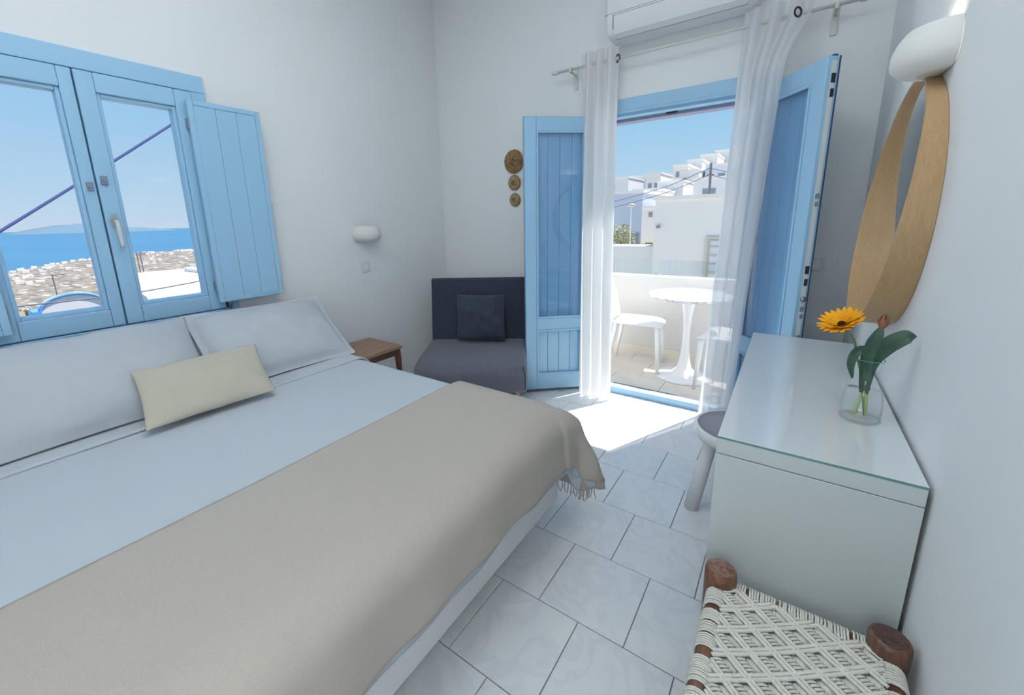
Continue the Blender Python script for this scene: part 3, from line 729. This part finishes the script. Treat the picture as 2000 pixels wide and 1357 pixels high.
solo(mb, 'white_duvet', 'sheet', (1.0, -2.3, .55), 'smooth white cotton duvet cover spread over the bed', 'bedding', smooth=True, solid=.012)
mb = cloth(.42, .705, -3.15, -1.53+.12, 14, 80, .016)
solo(mb, 'folded_sheet', 'sheet', (.56, -2.3, .56), 'band of white sheet folded back below the pillows', 'bedding', smooth=True, solid=.008)
thr = solo(cloth(1.475, 2.03+.22, -3.15, -1.53+.39, 60, 120, .026, hem=lambda t: 2.03+.225+.006*math.sin(t*9)+.10*smoothstep(-1.57, -1.42, t)),
           'beige_throw', 'throw', (1.8, -2.3, .56), 'beige woven throw with fringed ends across the foot of the bed', 'blanket', smooth=True, solid=.009)
k = 0
for i in range(46):
    s = 1.49+i*.0163
    p = drape_pt(s, -1.14, .026, .548, 2.03, -1.53, 0, (.55, .3))-Vector(thr.location)
    L = .05+.012*random.random()
    part(MB().tube([p+Vector((0, 0, .01)), p+Vector((random.uniform(-.006, .006), .004, -L*.5)), p+Vector((random.uniform(-.012, .012), .002, -L))], [.0035, .003, .002], 5), 'tassel', 'throw', thr, world=False, smooth=True)

# pillows
def pillow_mb(Wd, Hd, Tk, T, n=26, flange=0, seed=0, ex=2.6, wr=.006, sag=0):
    mb = MB()
    for side in (1, -1):
        def fn(u, v, side=side):
            a, b = 2*u-1, 2*v-1
            fa = 1-flange*2/Wd; fb = 1-flange*2/Hd
            pa, pb = min(1, abs(a)/fa), min(1, abs(b)/fb)
            h = ((1-pa**ex)**.62)*((1-pb**ex)**.62)
            x = a*Wd/2*(1-.045*(1-b*b)*abs(a)**3); yv = b*Hd/2*(1-.05*(1-a*a)*abs(b)**3)
            nz = noise.noise(Vector((a*2.3+seed, b*2.0, side*2.0)))*wr*2+noise.noise(Vector((a*6+seed, b*5, side)))*wr
            z = side*(Tk/2*h+nz*min(1, h*3)) + sag*(a*a)
            return (x, yv, z)
        mb.grid(fn, n, n, T=T)
    return mb
def lean_T(bot, top, ydir=(0, 1, 0), twist=0):
    b = Vector(bot); t = Vector(top); up = (t-b).normalized(); yv = Vector(ydir).normalized(); nn = yv.cross(up).normalized()
    return frame_T((b+t)/2, yv, up, nn), (t-b).length
T, h = lean_T((.57, -1.90, .575), (.17, -1.87, .885), (0, 1, -.015))
solo(pillow_mb(.78, h*1.06, .20, T, 34, .028, 1.3), 'bed_pillow', 'pillow', (.35, -1.85, .6), 'white pillow with flanged edge nearest the wooden side table', 'pillow', 'white pillows on the bed', smooth=True, weld=1e-4, subd=1)
T, h = lean_T((.61, -2.67, .575), (.20, -2.64, .895), (0, 1, .0))
solo(pillow_mb(.80, h*1.06, .22, T, 34, .015, 5.7), 'bed_pillow', 'pillow', (.38, -2.64, .6), 'white pillow at the left edge of the picture behind the beige cushion', 'pillow', 'white pillows on the bed', smooth=True, weld=1e-4, subd=1)
T, h = lean_T((.815, -2.375, .585), (.56, -2.33, .775), (.06, 1, .0))
solo(pillow_mb(.50, .315, .105, T, 26, 0, 9.1, 2.2, .003), 'lumbar_cushion', 'cushion', (.7, -2.36, .58), 'plain beige rectangular cushion resting against the two white pillows', 'cushion', smooth=True, weld=1e-4, subd=1)

# ================================================================== SIDE TABLE
ns = thing('side_table', (.42, -1.27, 0), 'small walnut side table between the bed and the armchair', 'table')
NX0, NX1, NY0, NY1 = .18, .56, -1.45, -1.11
for i in range(4):
    w = (NX1-NX0)/4
    part(MB().box(NX0+i*w+.0008, NX0+(i+1)*w-.0008, NY0, NY1, .478, .50), 'top_board', 'walnut', ns, bevel=.003)
part(MB().box(NX0+.02, NX1-.02, NY0+.02, NY1-.02, .43, .478), 'apron', 'walnutdark', ns, bevel=.002)
for x in (NX0+.03, NX1-.03):
    for yv in (NY0+.03, NY1-.03):
        sx = 1 if x > .4 else -1; sy = 1 if yv > -1.28 else -1
        part(MB().tube([(x, yv, .478), (x+sx*.004, yv+sy*.004, .40), (x+sx*.006, yv+sy*.006, .30), (x+sx*.012, yv+sy*.012, 0)], [.03, .03, .025, .019], 4), 'leg', 'walnutdark', ns, bevel=.003)

# ================================================================== ARMCHAIR (local: x = width, -y = forward)
ac = thing('armchair', (.66, -.355, 0), 'low armless slate grey chair bed in the corner beside the door', 'armchair', rz=.565)
def rbox(mb, x0, x1, y0, y1, z0, z1, T=None): return mb.box(x0, x1, y0, y1, z0, z1, T)
hw = .40
prof = [(.0, .155), (-.62, .155), (-.68, .165), (-.70, .20), (-.70, .28), (-.685, .335), (-.63, .372), (-.5, .385), (-.25, .38), (.0, .375)]
mb = MB(); mb.prism(prof, -hw, hw, frame_T((0, 0, 0), (0, 1, 0), (0, 0, 1), (1, 0, 0)))
seat = part(mb, 'seat', 'sofaseat', ac, world=False, bevel=.03, seg=4)
part(MB().tube([(hw-.03, -.68, .36), (hw-.012, -.706, .30), (hw-.012, -.706, .2)], .0035, 6), 'seam', 'sofa', seat, world=False)
bp = [(.015, .20), (.0, .30), (-.005, .40), (.078, .872), (.095, .885), (.125, .878), (.14, .86), (.12, .6), (.10, .20)]
mb = MB(); mb.prism(bp, -hw, hw, frame_T((0, 0, 0), (0, 1, 0), (0, 0, 1), (1, 0, 0)))
part(mb, 'backrest', 'sofa', ac, world=False, bevel=.03, seg=5)
for x in (-.32, .32):
    for yv in (-.60, .02):
        part(MB().tube([(x, yv, .16), (x*1.03, yv-.01, 0)], [.022, .015], 12), 'leg', 'lightwood', ac, world=False, smooth=True)
# loose cushion on it
Rz = Matrix.Rotation(.565, 4, 'Z'); base = Matrix.Translation((.66, -.355, 0)) @ Rz
up = Vector((0, .20, .98)).normalized(); xx = Vector((1, 0, -.02)).normalized(); nn = xx.cross(up)
T = base @ frame_T((.035, -.10, .385+.195), xx, up, nn)
solo(pillow_mb(.41, .39, .14, T, 24, 0, 3.3, 3.2, .013), 'square_cushion', 'sofacush', (.72, -.45, .39), 'dark slate square cushion propped on the armchair', 'cushion', smooth=True, weld=1e-4, subd=1)

# ================================================================== WALL THINGS
def wall_basket(x, z, r, m, label):
    mb = MB(); T = frame_T((x, 0, z), (1, 0, 0), (0, 0, 1), (0, -1, 0))
    prof = [(0, .001)]
    N = 9
    for k in range(N+1):
        t = k/N; prof.append((r*(1-t*.98), .012+.030*r/.086*math.sin(t*PI*.5)+(.004 if k % 2 else 0)))
    prof = [(r, .001)]+prof[1:]
    mb.lathe(prof, 28, T)
    t = thing('straw_disc', (x, 0, z), label, 'wall decoration', 'woven straw discs on the wall')
    b = part(mb, 'woven_bowl', m, t, smooth=False)
    part(MB().tube([(x+r*math.cos(2*PI*k/28), -.012, z+r*math.sin(2*PI*k/28)) for k in range(29)], .006*r/.06, 6, False), 'rim', 'basket', t, smooth=True)
    c = MB(); c.lathe([(r*.30, .030), (r*.27, .046), (.0, .052)], 16, T); part(c, 'crown', 'basket', t, smooth=True)
wall_basket(.821, 1.828, .086, 'basket', 'large brown woven straw disc, top of three on the wall')
wall_basket(.823, 1.661, .056, 'basketpale', 'pale middle-sized woven straw disc, second of three')
wall_basket(.827, 1.523, .049, 'basketpale', 'smallest woven straw disc, lowest of three on the wall')

def sconce(loc, nrm, label, lit, group='plaster wall lamps'):
    """half bowl shade; nrm = direction away from the wall"""
    t = thing('wall_lamp', loc, label, 'lamp', group)
    n = Vector(nrm); side = Vector((0, 0, 1)).cross(n)
    T = frame_T((0, 0, 0), n, side, (0, 0, 1))
    outer = [(.058, -.078), (.092, -.073), (.114, -.055), (.121, -.030), (.117, -.005), (.108, .018), (.096, .036), (.090, .042)]
    outer = [(p.x, p.y) for p in catmull([(r, z, 0) for r, z in outer], 4)]
    inner = [(r-.006, z+(.002 if i == 0 else 0)) for i, (r, z) in enumerate(outer)]
    mb = MB(); mb.lathe(outer+inner[::-1]+[outer[0]], 28, T, -PI/2, PI/2)
    part(mb, 'shade', 'lampceramic', t, world=False, smooth=True, weld=1e-5)
    mb = MB(); mb.lathe([(0, -.074), (.055, -.074), (.055, -.077), (0, -.077)], 20, T, -PI/2, PI/2); part(mb, 'diffuser', M['diffuser'], t, world=False, weld=1e-5)
    mb = MB().box(.0, .006, -.085, .085, -.076, .036, T); part(mb, 'back_plate', 'whitemetal', t, world=False)
    mb = MB(); mb.tube([T @ Vector((.045, 0, -.02)), T @ Vector((.045, 0, .0))], .014, 10); part(mb, 'socket', 'whitemetal', t, world=False)
    mb = MB(); mb.lathe([(0, 0), (.012, .004), (.02, .02), (.016, .034), (0, .042)], 12, Matrix.Translation(T @ Vector((.045, 0, .0))))
    b = part(mb, 'bulb', emit_mat('lit_bulb', (1, .90, .76, 1), 24.0) if lit else 'lampceramic', t, world=False, smooth=True)
    return t
sconce((3.078, -1.25, 1.815), (-1, 0, 0), 'lit white plaster wall lamp above the round mirror', True)
sconce((.002, -.92, 1.295), (1, 0, 0), 'white plaster wall lamp above the side table', False)
sw = thing('light_switch', (0, -.945, 1.017), 'white light switch below the wall lamp by the corner', 'switch')
part(MB().box(0, .008, -.983, -.907, .977, 1.057), 'plate', 'whitemetal', sw, bevel=.003)
part(MB().box(.008, .012, -.965, -.925, .992, 1.042), 'rocker', 'plastic', sw, bevel=.002)
sw = thing('light_switch', (3.0, 0, 1.06), 'white light switch on the wall beside the open right door leaf', 'switch')
part(MB().box(2.865, 2.945, -.008, 0, 1.03, 1.10), 'plate', 'whitemetal', sw, bevel=.003)
part(MB().box(2.885, 2.925, -.012, -.008, 1.04, 1.09), 'rocker', 'plastic', sw, bevel=.002)

# air conditioner
aco = thing('air_conditioner', (2.08, 0, 2.47), 'white wall air conditioner above the balcony door', 'air conditioner')
prof = [(0, 2.48), (-.15, 2.48), (-.195, 2.495), (-.212, 2.525), (-.218, 2.6), (-.218, 2.75), (-.20, 2.775), (0, 2.78)]
mb = MB(); mb.prism(prof, 1.665, 2.495, frame_T((0, 0, 0), (0, 1, 0), (0, 0, 1), (1, 0, 0)))
body = part(mb, 'body', 'acwhite', aco, bevel=.012, seg=3)
fl = [(-.155, 2.4765), (-.2, 2.492), (-.216, 2.525), (-.2225, 2.59), (-.2185, 2.59), (-.211, 2.526), (-.196, 2.497), (-.155, 2.4805)]
mb = MB(); mb.prism(fl, 1.715, 2.445, frame_T((0, 0, 0), (0, 1, 0), (0, 0, 1), (1, 0, 0)))
flap = part(mb, 'flap', 'acwhite', aco, bevel=.001)
g = MB().box(1.708, 2.452, -.2205, -.215, 2.5905, 2.5935).box(1.7095, 1.7135, -.2195, -.205, 2.52, 2.5905).box(2.4465, 2.4505, -.2195, -.205, 2.52, 2.5905); part(g, 'flap_gap', 'acline', body)
g = MB().box(1.713, 2.447, -.1545, -.150, 2.4755, 2.481); part(g, 'outlet_gap', 'acline', body)
g = MB().box(1.66, 2.50, -.2195, -.21, 2.603, 2.605); part(g, 'panel_gap', 'acline', body)
g = MB().box(1.985, 1.995, -.2205, -.218, 2.655, 2.665); part(g, 'sensor', 'darkmetal', body)

# curtain rod
rod = thing('curtain_rod', (2.08, -.1, 2.38), 'thin cream curtain rod across the top of the door', 'curtain rod')
RZ = 2.385
part(MB().tube([(1.27, -.1, RZ), (2.93, -.1, RZ)], .009, 10), 'rod', 'rodcream', rod, smooth=True)
for x, s in ((1.27, -1), (2.93, 1)):
    part(MB().tube([(x, -.1, RZ), (x+s*.02, -.1, RZ), (x+s*.05, -.1, RZ)], [.014, .016, .007], 10), 'finial', 'rodcream', rod, smooth=True)
for x in (1.37, 2.84):
    part(MB().box(x-.014, x+.014, -.012, 0, RZ-.11, RZ+.03).box(x-.007, x+.007, -.10, -.012, RZ-.022, RZ-.009).box(x-.009, x+.009, -.115, -.085, RZ-.022, RZ+.012), 'bracket', 'rodcream', rod, bevel=.003)

# curtains
def curtain(label, xl, xr, yb, n, amp, m, ztop=2.462, eye=(), seed=0, phase=0):
    mb = MB()
    def P(u, v):
        z = ztop*(1-v)+.006*v
        a = amp*(.55+.45*min(1, v*3))
        x0 = xl(v); x1 = xr(v)
        ph = 2*PI*n*u+phase+.5*math.sin(v*2.2+seed)
        x = x0+(x1-x0)*u+.012*math.sin(ph*1.0+1.5)*min(1, v*2)
        yv = yb(u, v)+a*math.sin(ph)+.25*a*math.sin(2*ph+v*3+seed)*min(1, v*2)
        return Vector((x, yv, z))
    mb.grid(lambda u, v: P(u, v), 90, 46)
    loc = (xl(1), -.12, 0)
    t = thing('curtain', loc, label, 'curtain', 'sheer white door curtains')
    part(mb, 'fabric', m, t, smooth=True)
    for u in eye:
        c = P(u, (ztop-RZ)/ztop)+Vector((0, -.006, 0)); d = (P(u+.01, .016)-P(u-.01, .016)); d.z = 0; d.normalize(); upv = Vector((0, 0, 1))
        pts = [c+(d*math.cos(2*PI*k/20)+upv*math.sin(2*PI*k/20))*.022 for k in range(21)]
        part(MB().tube(pts, .0045, 8, False), 'eyelet', 'darkmetal', t, smooth=True)
    return t
def lerp(a, b, t): return a+(b-a)*t
curtain('left sheer white curtain gathered beside the open left leaf', lambda v: lerp(1.455, 1.51, v), lambda v: lerp(1.725, 1.775, v),
        lambda u, v: lerp(-.11, -.19, v), 3.5, .036, 'curtain', eye=(.93,), seed=1)
curtain('right sheer white curtain hanging in front of the open right leaf', lambda v: lerp(2.43, 2.355, min(1, v*1.02)), lambda v: 2.75-.078*smoothstep(0, .17, v)-.10*v,
        lambda u, v: -.11-.24*u**1.3*smoothstep(.02, .15, v)*(1-.5*v), 3.5, .036, 'curtain2', eye=(.80,), seed=2.4, phase=.4)

# ================================================================== DESK
DXa, DXb, DYa, DYb = 2.664, 3.071, -1.863, -.661
dk = thing('dressing_desk', (2.87, -1.26, 0), 'white lacquered dressing desk with a glass top along the right wall', 'desk')
part(MB().box(DXa, DXb, DYa, DYa+.05, 0, .728), 'side_panel', 'lacq', dk, bevel=.002)
part(MB().box(DXa, DXb, DYb-.05, DYb, 0, .728), 'side_panel', 'lacq', dk, bevel=.002)
part(MB().box(DXa, DXb, DYa, DYb, .730, .7735), 'top_slab', 'lacq', dk, bevel=.002)
part(MB().box(DXb-.02, DXb, DYa+.05, DYb-.05, .35, .728), 'back_panel', 'lacq', dk)
d = part(MB().box(DXa+.004, DXa+.35, DYa+.052, DYb-.052, .63, .726), 'drawer', 'lacq', dk, bevel=.002)
gt = part(MB().box(DXa, DXb, DYa, DYb, .7745, .7795), 'glass_top', 'desk_glass', dk, bevel=.0008)
part(MB().box(DXa-.0004, DXb, DYa-.0006, DYa+.002, .7738, .7792).box(DXa-.0006, DXa+.001, DYa, DYb, .7738, .7792), 'glass_edge', 'glassedge', gt)

# vase with flowers
VX, VY, VZ = 2.985, -1.545, .780
vs = thing('glass_vase', (VX, VY, VZ), 'clear glass bottle vase half full of water on the desk', 'vase')
T = Matrix.Translation((VX, VY, VZ))
outp = [(0, .001), (.042, .001), (.046, .006), (.0465, .03), (.045, .06), (.041, .085), (.033, .106), (.027, .122), (.0255, .14), (.0275, .16), (.033, .18)]
part(MB().lathe(outp, 36, T), 'bottle', 'vaseglass', vs, smooth=True, weld=1e-5)
part(MB().lathe([(.0433, .008), (.0448, .03), (.0433, .06), (.0393, .085), (.0385, .088), (0, .088)], 32, T), 'water', 'water', vs, smooth=True, weld=1e-5)
part(MB().tube([(VX+.033*math.cos(2*PI*k/32), VY+.033*math.sin(2*PI*k/32), VZ+.18) for k in range(33)], .0012, 6, False), 'lip', 'glassedge', vs, smooth=True)
part(MB().tube([(VX+.0445*math.cos(2*PI*k/32), VY+.0445*math.sin(2*PI*k/32), VZ+.004) for k in range(33)], .003, 6, False), 'base_ring', 'vaseglass', vs, smooth=True)
def leaf_blade(pts, widths, updir, fold=.25):
    P = catmull(pts, 6); n = len(P)-1; mb = MB()
    def w(t):
        k = t*(len(widths)-1); i = min(int(k), len(widths)-2); return widths[i]+(widths[i+1]-widths[i])*(k-i)
    def fn(u, v):
        i = min(int(round(u*n)), n); d = (P[min(i+1, n)]-P[max(i-1, 0)]).normalized(); s = d.cross(Vector(updir)).normalized(); nrm = s.cross(d)
        q = 2*v-1; return P[i]+s*q*w(u)+nrm*abs(q)*w(u)*fold
    mb.grid(fn, n, 6); return mb
gb = thing('gerbera', (VX, VY, VZ), 'orange gerbera with a dark centre leaning left in the vase', 'flower')
hc = Vector((2.915, -1.553, 1.050)); hn = Vector((-.36, -.42, .83)).normalized()
part(MB().tube(catmull([(VX+.01, VY, VZ+.012), (VX-.008, VY, .90), (VX-.03, VY-.006, .97), (2.945, -1.551, 1.01), hc-hn*.006], 6), .0032, 8), 'stem', 'stem', gb, smooth=True)
hx = hn.cross(Vector((0, 0, 1))).normalized(); hy = hn.cross(hx); TH = frame_T(hc, hx, hy, hn)
for ring, (n, L, tilt, w0) in enumerate(((22, .052, .42, .0078), (18, .046, .62, .007), (14, .030, .85, .005))):
    for k in range(n):
        a = 2*PI*(k+.5*ring)/n+random.uniform(-.05, .05); tl = tilt+random.uniform(-.07, .07)
        ca, sa = math.cos(a), math.sin(a)
        def fn(u, v, ca=ca, sa=sa, tl=tl, L=L, w0=w0):
            r = .007+L*u*math.cos(tl); z = L*u*math.sin(tl)+.006*u*(1-u)
            q = (2*v-1)*w0*(math.sin(PI*min(1, .15+u*.80))**.6 if u < .98 else .25)
            return (ca*r-sa*q, sa*r+ca*q, z-abs(2*v-1)*.0006)
        part(MB().grid(fn, 5, 2, T=TH), 'petal', 'petal', gb, smooth=True)
mb = MB().lathe([(0, .012), (.006, .011), (.010, .006), (.011, 0)], 14, TH); part(mb, 'core', 'flowercore', gb, smooth=True)
mb = MB().lathe([(0, -.008), (.008, -.006), (.013, .0), (.014, .005)], 14, TH); part(mb, 'calyx', 'stem', gb, smooth=True)
tu = thing('tulip', (VX, VY, VZ), 'closed brownish tulip bud with broad green leaves in the vase', 'flower')
part(MB().tube(catmull([(VX-.012, VY+.004, VZ+.012), (VX-.002, VY+.004, .87), (VX+.004, VY+.002, .97), (2.996, -1.554, 1.056)], 6), .0042, 8), 'stem', 'stempale', tu, smooth=True)
TB = frame_T((2.997, -1.556, 1.052), (1, 0, -.1), (0, 1, 0), (.1, 0, 1))
for k in range(6):
    a = 2*PI*k/6; ca, sa = math.cos(a), math.sin(a); r0 = .013 if k % 2 else .0115
    def fn(u, v, ca=ca, sa=sa, r0=r0):
        r = r0*math.sin(PI*min(.93, .12+u*.82)); q = (2*v-1)*.65*(1-u**3)
        c2, s2 = math.cos(q), math.sin(q); x, yv = ca*c2-sa*s2, sa*c2+ca*s2
        return (x*r, yv*r, .040*u)
    part(MB().grid(fn, 7, 4, T=TB), 'petal', 'tulip', tu, smooth=True)
part(leaf_blade([(2.985, -1.549, .86), (2.990, -1.555, .95), (3.015, -1.56, 1.005), (3.045, -1.562, 1.035), (3.066, -1.56, 1.040)], [.010, .014, .019, .021, .018, .002], (-.25, -.9, .35)), 'leaf', 'leaf', tu, smooth=True)
part(leaf_blade([(2.985, -1.55, .87), (2.978, -1.558, .955), (2.982, -1.564, 1.0), (2.991, -1.564, 1.035), (2.997, -1.562, 1.062)], [.012, .014, .014, .015, .011, .002], (-.1, -1, .1)), 'leaf', 'leaf', tu, smooth=True)
part(leaf_blade([(2.985, -1.55, .88), (2.982, -1.56, .95), (2.968, -1.568, .988), (2.950, -1.572, .978), (2.944, -1.572, .945), (2.953, -1.570, .905)], [.011, .013, .012, .012, .010, .003], (.3, -1, .3)), 'leaf', 'leaf', tu, smooth=True)
part(MB().tube([(VX+.012, VY, VZ+.012), (VX+.006, VY, .87)], .004, 8), 'cut_stem', 'stempale', tu, smooth=True)

# ================================================================== ROUND MIRROR
MC = Vector((3.078, -1.061, 1.372)); MR = .40
mi = thing('round_mirror', MC, 'round wall mirror in a deep pale wood rim above the desk', 'mirror')
def rim_pt(a, r, front):
    dz = r*math.sin(a); dep = (.066-.085*dz) if front else .0
    return Vector((3.079-dep, MC.y+r*math.cos(a), MC.z+dz))
mb = MB(); N = 96; Ro, Ri = MR, MR-.010
for k in range(N):
    a = 2*PI*k/N; b = 2*PI*(k+1)/N
    A = [rim_pt(a, Ro, 0), rim_pt(a, Ro, 1), rim_pt(a, Ri, 1), rim_pt(a, Ri, 0)]
    B = [rim_pt(b, Ro, 0), rim_pt(b, Ro, 1), rim_pt(b, Ri, 1), rim_pt(b, Ri, 0)]
    for j in range(3): mb.add([A[j], B[j], B[j+1], A[j+1]], [(0, 1, 2, 3)])
part(mb, 'rim', 'ash', mi, weld=1e-5, smooth=False, bevel=.001)
Tm = frame_T((3.062, MC.y, MC.z), (0, 1, 0), (0, 0, 1), (1, 0, 0))
part(MB().lathe([(0, 0), (Ri, 0), (Ri, .006), (0, .006)], 96, Tm), 'mirror_glass', 'mirror', mi, weld=1e-5)
part(MB().lathe([(Ro-.004, .0), (Ro-.004, .012)], 96, frame_T((3.068, MC.y, MC.z), (0, 1, 0), (0, 0, 1), (1, 0, 0))), 'back_ring', 'walnutdark', mi)

# ================================================================== ROUND STOOL
st = thing('round_stool', (2.665, -1.085, 0), 'white three legged stool with a dished round seat tucked under the desk', 'stool')
T = Matrix.Translation((2.665, -1.085, 0))
part(MB().lathe([(0, .385), (.12, .385), (.16, .395), (.172, .42), (.172, .445), (.166, .452), (.158, .450)], 40, T), 'seat', 'plastic', st, smooth=True, weld=1e-5)
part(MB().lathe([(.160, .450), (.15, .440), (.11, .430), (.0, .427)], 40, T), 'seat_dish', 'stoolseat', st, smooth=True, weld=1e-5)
for a in (math.radians(188), math.radians(308), math.radians(68)):
    c, s = math.cos(a), math.sin(a)
    part(MB().tube([(2.665+.09*c, -1.085+.09*s, .40), (2.665+.155*c, -1.085+.155*s, 0)], [.027, .032], 14), 'leg', 'plastic', st, smooth=True)

# ================================================================== ROPE BENCH STOOL
PX0, PX1, PY1, PY0, PZ = 2.712, 3.034, -1.975, -2.42, .475
rb = thing('rope_stool', (2.87, -2.2, 0), 'low wooden stool with a woven white cord seat beside the desk', 'stool')
def post(x, yv, m, me):
    rr = .037; T = Matrix.Translation((x, yv, 0))
    mb = MB(); mb.lathe([(rr*.85, 0), (rr*.92, .3), (rr, .44), (rr, .464), (rr*.93, .472), (rr*.8, PZ)], 18, T); o = part(mb, 'leg', m, rb, smooth=True)
    mb = MB(); mb.lathe([(rr*.8, PZ)]+[(rr*q, PZ+(.0007 if i % 2 else 0)) for i, q in enumerate((.7, .6, .5, .4, .3, .2))]+[(0, PZ)], 18, T); part(mb, 'end_grain', me, o)
    return o
M['grain_light'] = mat('post_end_grain', rgb(150, 116, 98), .6, vary=(90, rgb(96, 66, 56), .4, .7), bump=(120, .5))
M['grain_dark'] = mat('dark_post_end_grain', rgb(96, 68, 56), .5, vary=(90, rgb(58, 38, 34), .4, .7), bump=(120, .5))
post(PX0, PY1, 'benchwood', 'grain_light'); post(PX1, PY1, 'benchdark', 'grain_dark'); post(PX0, PY0, 'benchwood', 'grain_light'); post(PX1, PY0, 'benchdark', 'grain_dark')
RZ2 = .418; RR = .021
for x in (PX0, PX1): part(MB().tube([(x, PY0, RZ2), (x, PY1, RZ2)], RR, 14), 'side_rail', 'benchwood', rb, smooth=True)
for yv in (PY0, PY1): part(MB().tube([(PX0, yv, RZ2), (PX1, yv, RZ2)], RR, 14), 'end_rail', 'benchwood', rb, smooth=True)
for x in (PX0, PX1): part(MB().tube([(x, PY0, .16), (x, PY1, .16)], .014, 10), 'stretcher', 'benchwood', rb, smooth=True)
CR = .0026
def wraps(x, y0, y1):                         # cord rings round a side rail, in bunches with bare gaps
    mb = MB(); n = int((y1-y0)/.0053)
    for k in range(n):
        yy = y0+(k+.5)*(y1-y0)/n+random.uniform(-.0006, .0006)
        mb.tube([(x+(RR+CR)*math.cos(2*PI*j/14), yy+.0015*math.sin(2*PI*j/14), RZ2+(RR+CR)*math.sin(2*PI*j/14)) for j in range(15)], CR, 5, False)
    return mb
for x in (PX0, PX1):
    yy = PY1-.034
    for seg, gap in ((.052, .016), (.034, .004), (.03, .004), (.034, .024), (.06, .014), (.05, .01)):
        o = part(wraps(x, yy-seg, yy), 'cord_wrap', 'cord', rb, smooth=True); o['kind'] = 'stuff'; yy -= seg+gap
def wraps_x(yv):
    mb = MB(); n = int((PX1-PX0-.06)/.0056)
    for k in range(n):
        if random.random() < .06: continue
        xx = PX0+.03+(k+.5)*(PX1-PX0-.06)/n+random.uniform(-.001, .001)
        mb.tube([(xx+.001*math.sin(3*j), yv+(RR+CR)*math.cos(2*PI*j/14), RZ2+(RR+CR)*math.sin(2*PI*j/14)) for j in range(15)], CR, 5, False)
    return mb
for yv in (PY0, PY1):
    o = part(wraps_x(yv), 'cord_wrap', 'cord', rb, smooth=True); o['kind'] = 'stuff'
# woven seat: raised diagonal cords over fans of fine cords
SX0, SX1, SY0, SY1, SZ = PX0+.012, PX1-.012, PY0+.01, PY1-.010, RZ2+RR-.004
def clip_seg(p, d):
    t0, t1 = -9, 9
    for i, (lo, hi) in enumerate(((SX0, SX1), (SY0, SY1))):
        if abs(d[i]) < 1e-9:
            if p[i] < lo or p[i] > hi: return None
            continue
        a, b = (lo-p[i])/d[i], (hi-p[i])/d[i]
        if a > b: a, b = b, a
        t0, t1 = max(t0, a), min(t1, b)
    return (t0, t1) if t1-t0 > .006 else None
def sz(x, yv):
    u = (x-SX0)/(SX1-SX0)*2-1; v = (yv-SY0)/(SY1-SY0)*2-1
    return SZ-.010*(1-u*u)*(1-v*v)
A = Vector((.80, .60)); Bd = Vector((-.80, .60)); cen = Vector(((SX0+SX1)/2, (SY0+SY1)/2))
def family(d, spacing, r, zoff, wave=0, off=0, dash=None):
    mb = MB(); nrm = Vector((-d.y, d.x))
    k = -40*int(.06/spacing+1)
    for k in range(-int(.45/spacing), int(.45/spacing)+1):
        p = cen+nrm*(k*spacing+off); c = clip_seg(p, d)
        if not c: continue
        n = max(2, int((c[1]-c[0])/.007)); pts = []
        for i in range(n+1):
            t = c[0]+(c[1]-c[0])*i/n; q = p+d*t
            z = sz(q.x, q.y)+zoff+(wave*math.sin(2*PI*t/(.0275)+k*PI) if wave else 0)
            pts.append((q.x, q.y, z))
        mb.tube(pts, r, 6)
    return mb
LS = .049; ST = LS/.96
for d in (A, Bd):
    for q in (-.0042, .0042):                 # each raised line is a pair of cords
        o = part(family(d, LS, .0042, .0045, 0, q), 'lattice_cord', 'cord', rb, smooth=True); o['kind'] = 'stuff'
def strand(mb, p, q, r, z0, n=5, arch=.003):
    pts = []
    for i in range(n+1):
        t = i/n; c = p+(q-p)*t
        if not (SX0 <= c.x <= SX1 and SY0 <= c.y <= SY1): continue
        pts.append((c.x, c.y, sz(c.x, c.y)+z0+arch*math.sin(PI*t)))
    if len(pts) > 1: mb.tube(pts, r, 6)
fan = MB(); tick = MB(); under = MB()
for i in range(-9, 9):
    for j in range(-9, 9):
        for k in range(1, 6):                 # long strands fill the cell, short ticks close its far side
            b = j+.12+.76*(k-.5)/5
            strand(fan, cen+A*(i+.10)*ST+Bd*b*ST, cen+A*(i+.66)*ST+Bd*b*ST, .0030, -.004, 5, .0045)
        for k in range(4):
            a_ = i+.70+.075*k
            strand(tick, cen+A*a_*ST+Bd*(j+.10)*ST, cen+A*a_*ST+Bd*(j+.90)*ST, .0026, -.006, 5, .003)
for nm, m_ in (('woven_cord', fan), ('woven_cord', tick)):
    o = part(m_, nm, 'cord', rb, smooth=True); o['kind'] = 'stuff'
o = part(family(A, .0085, .0030, -.0105), 'under_cord', 'cord', rb, smooth=True); o['kind'] = 'stuff'
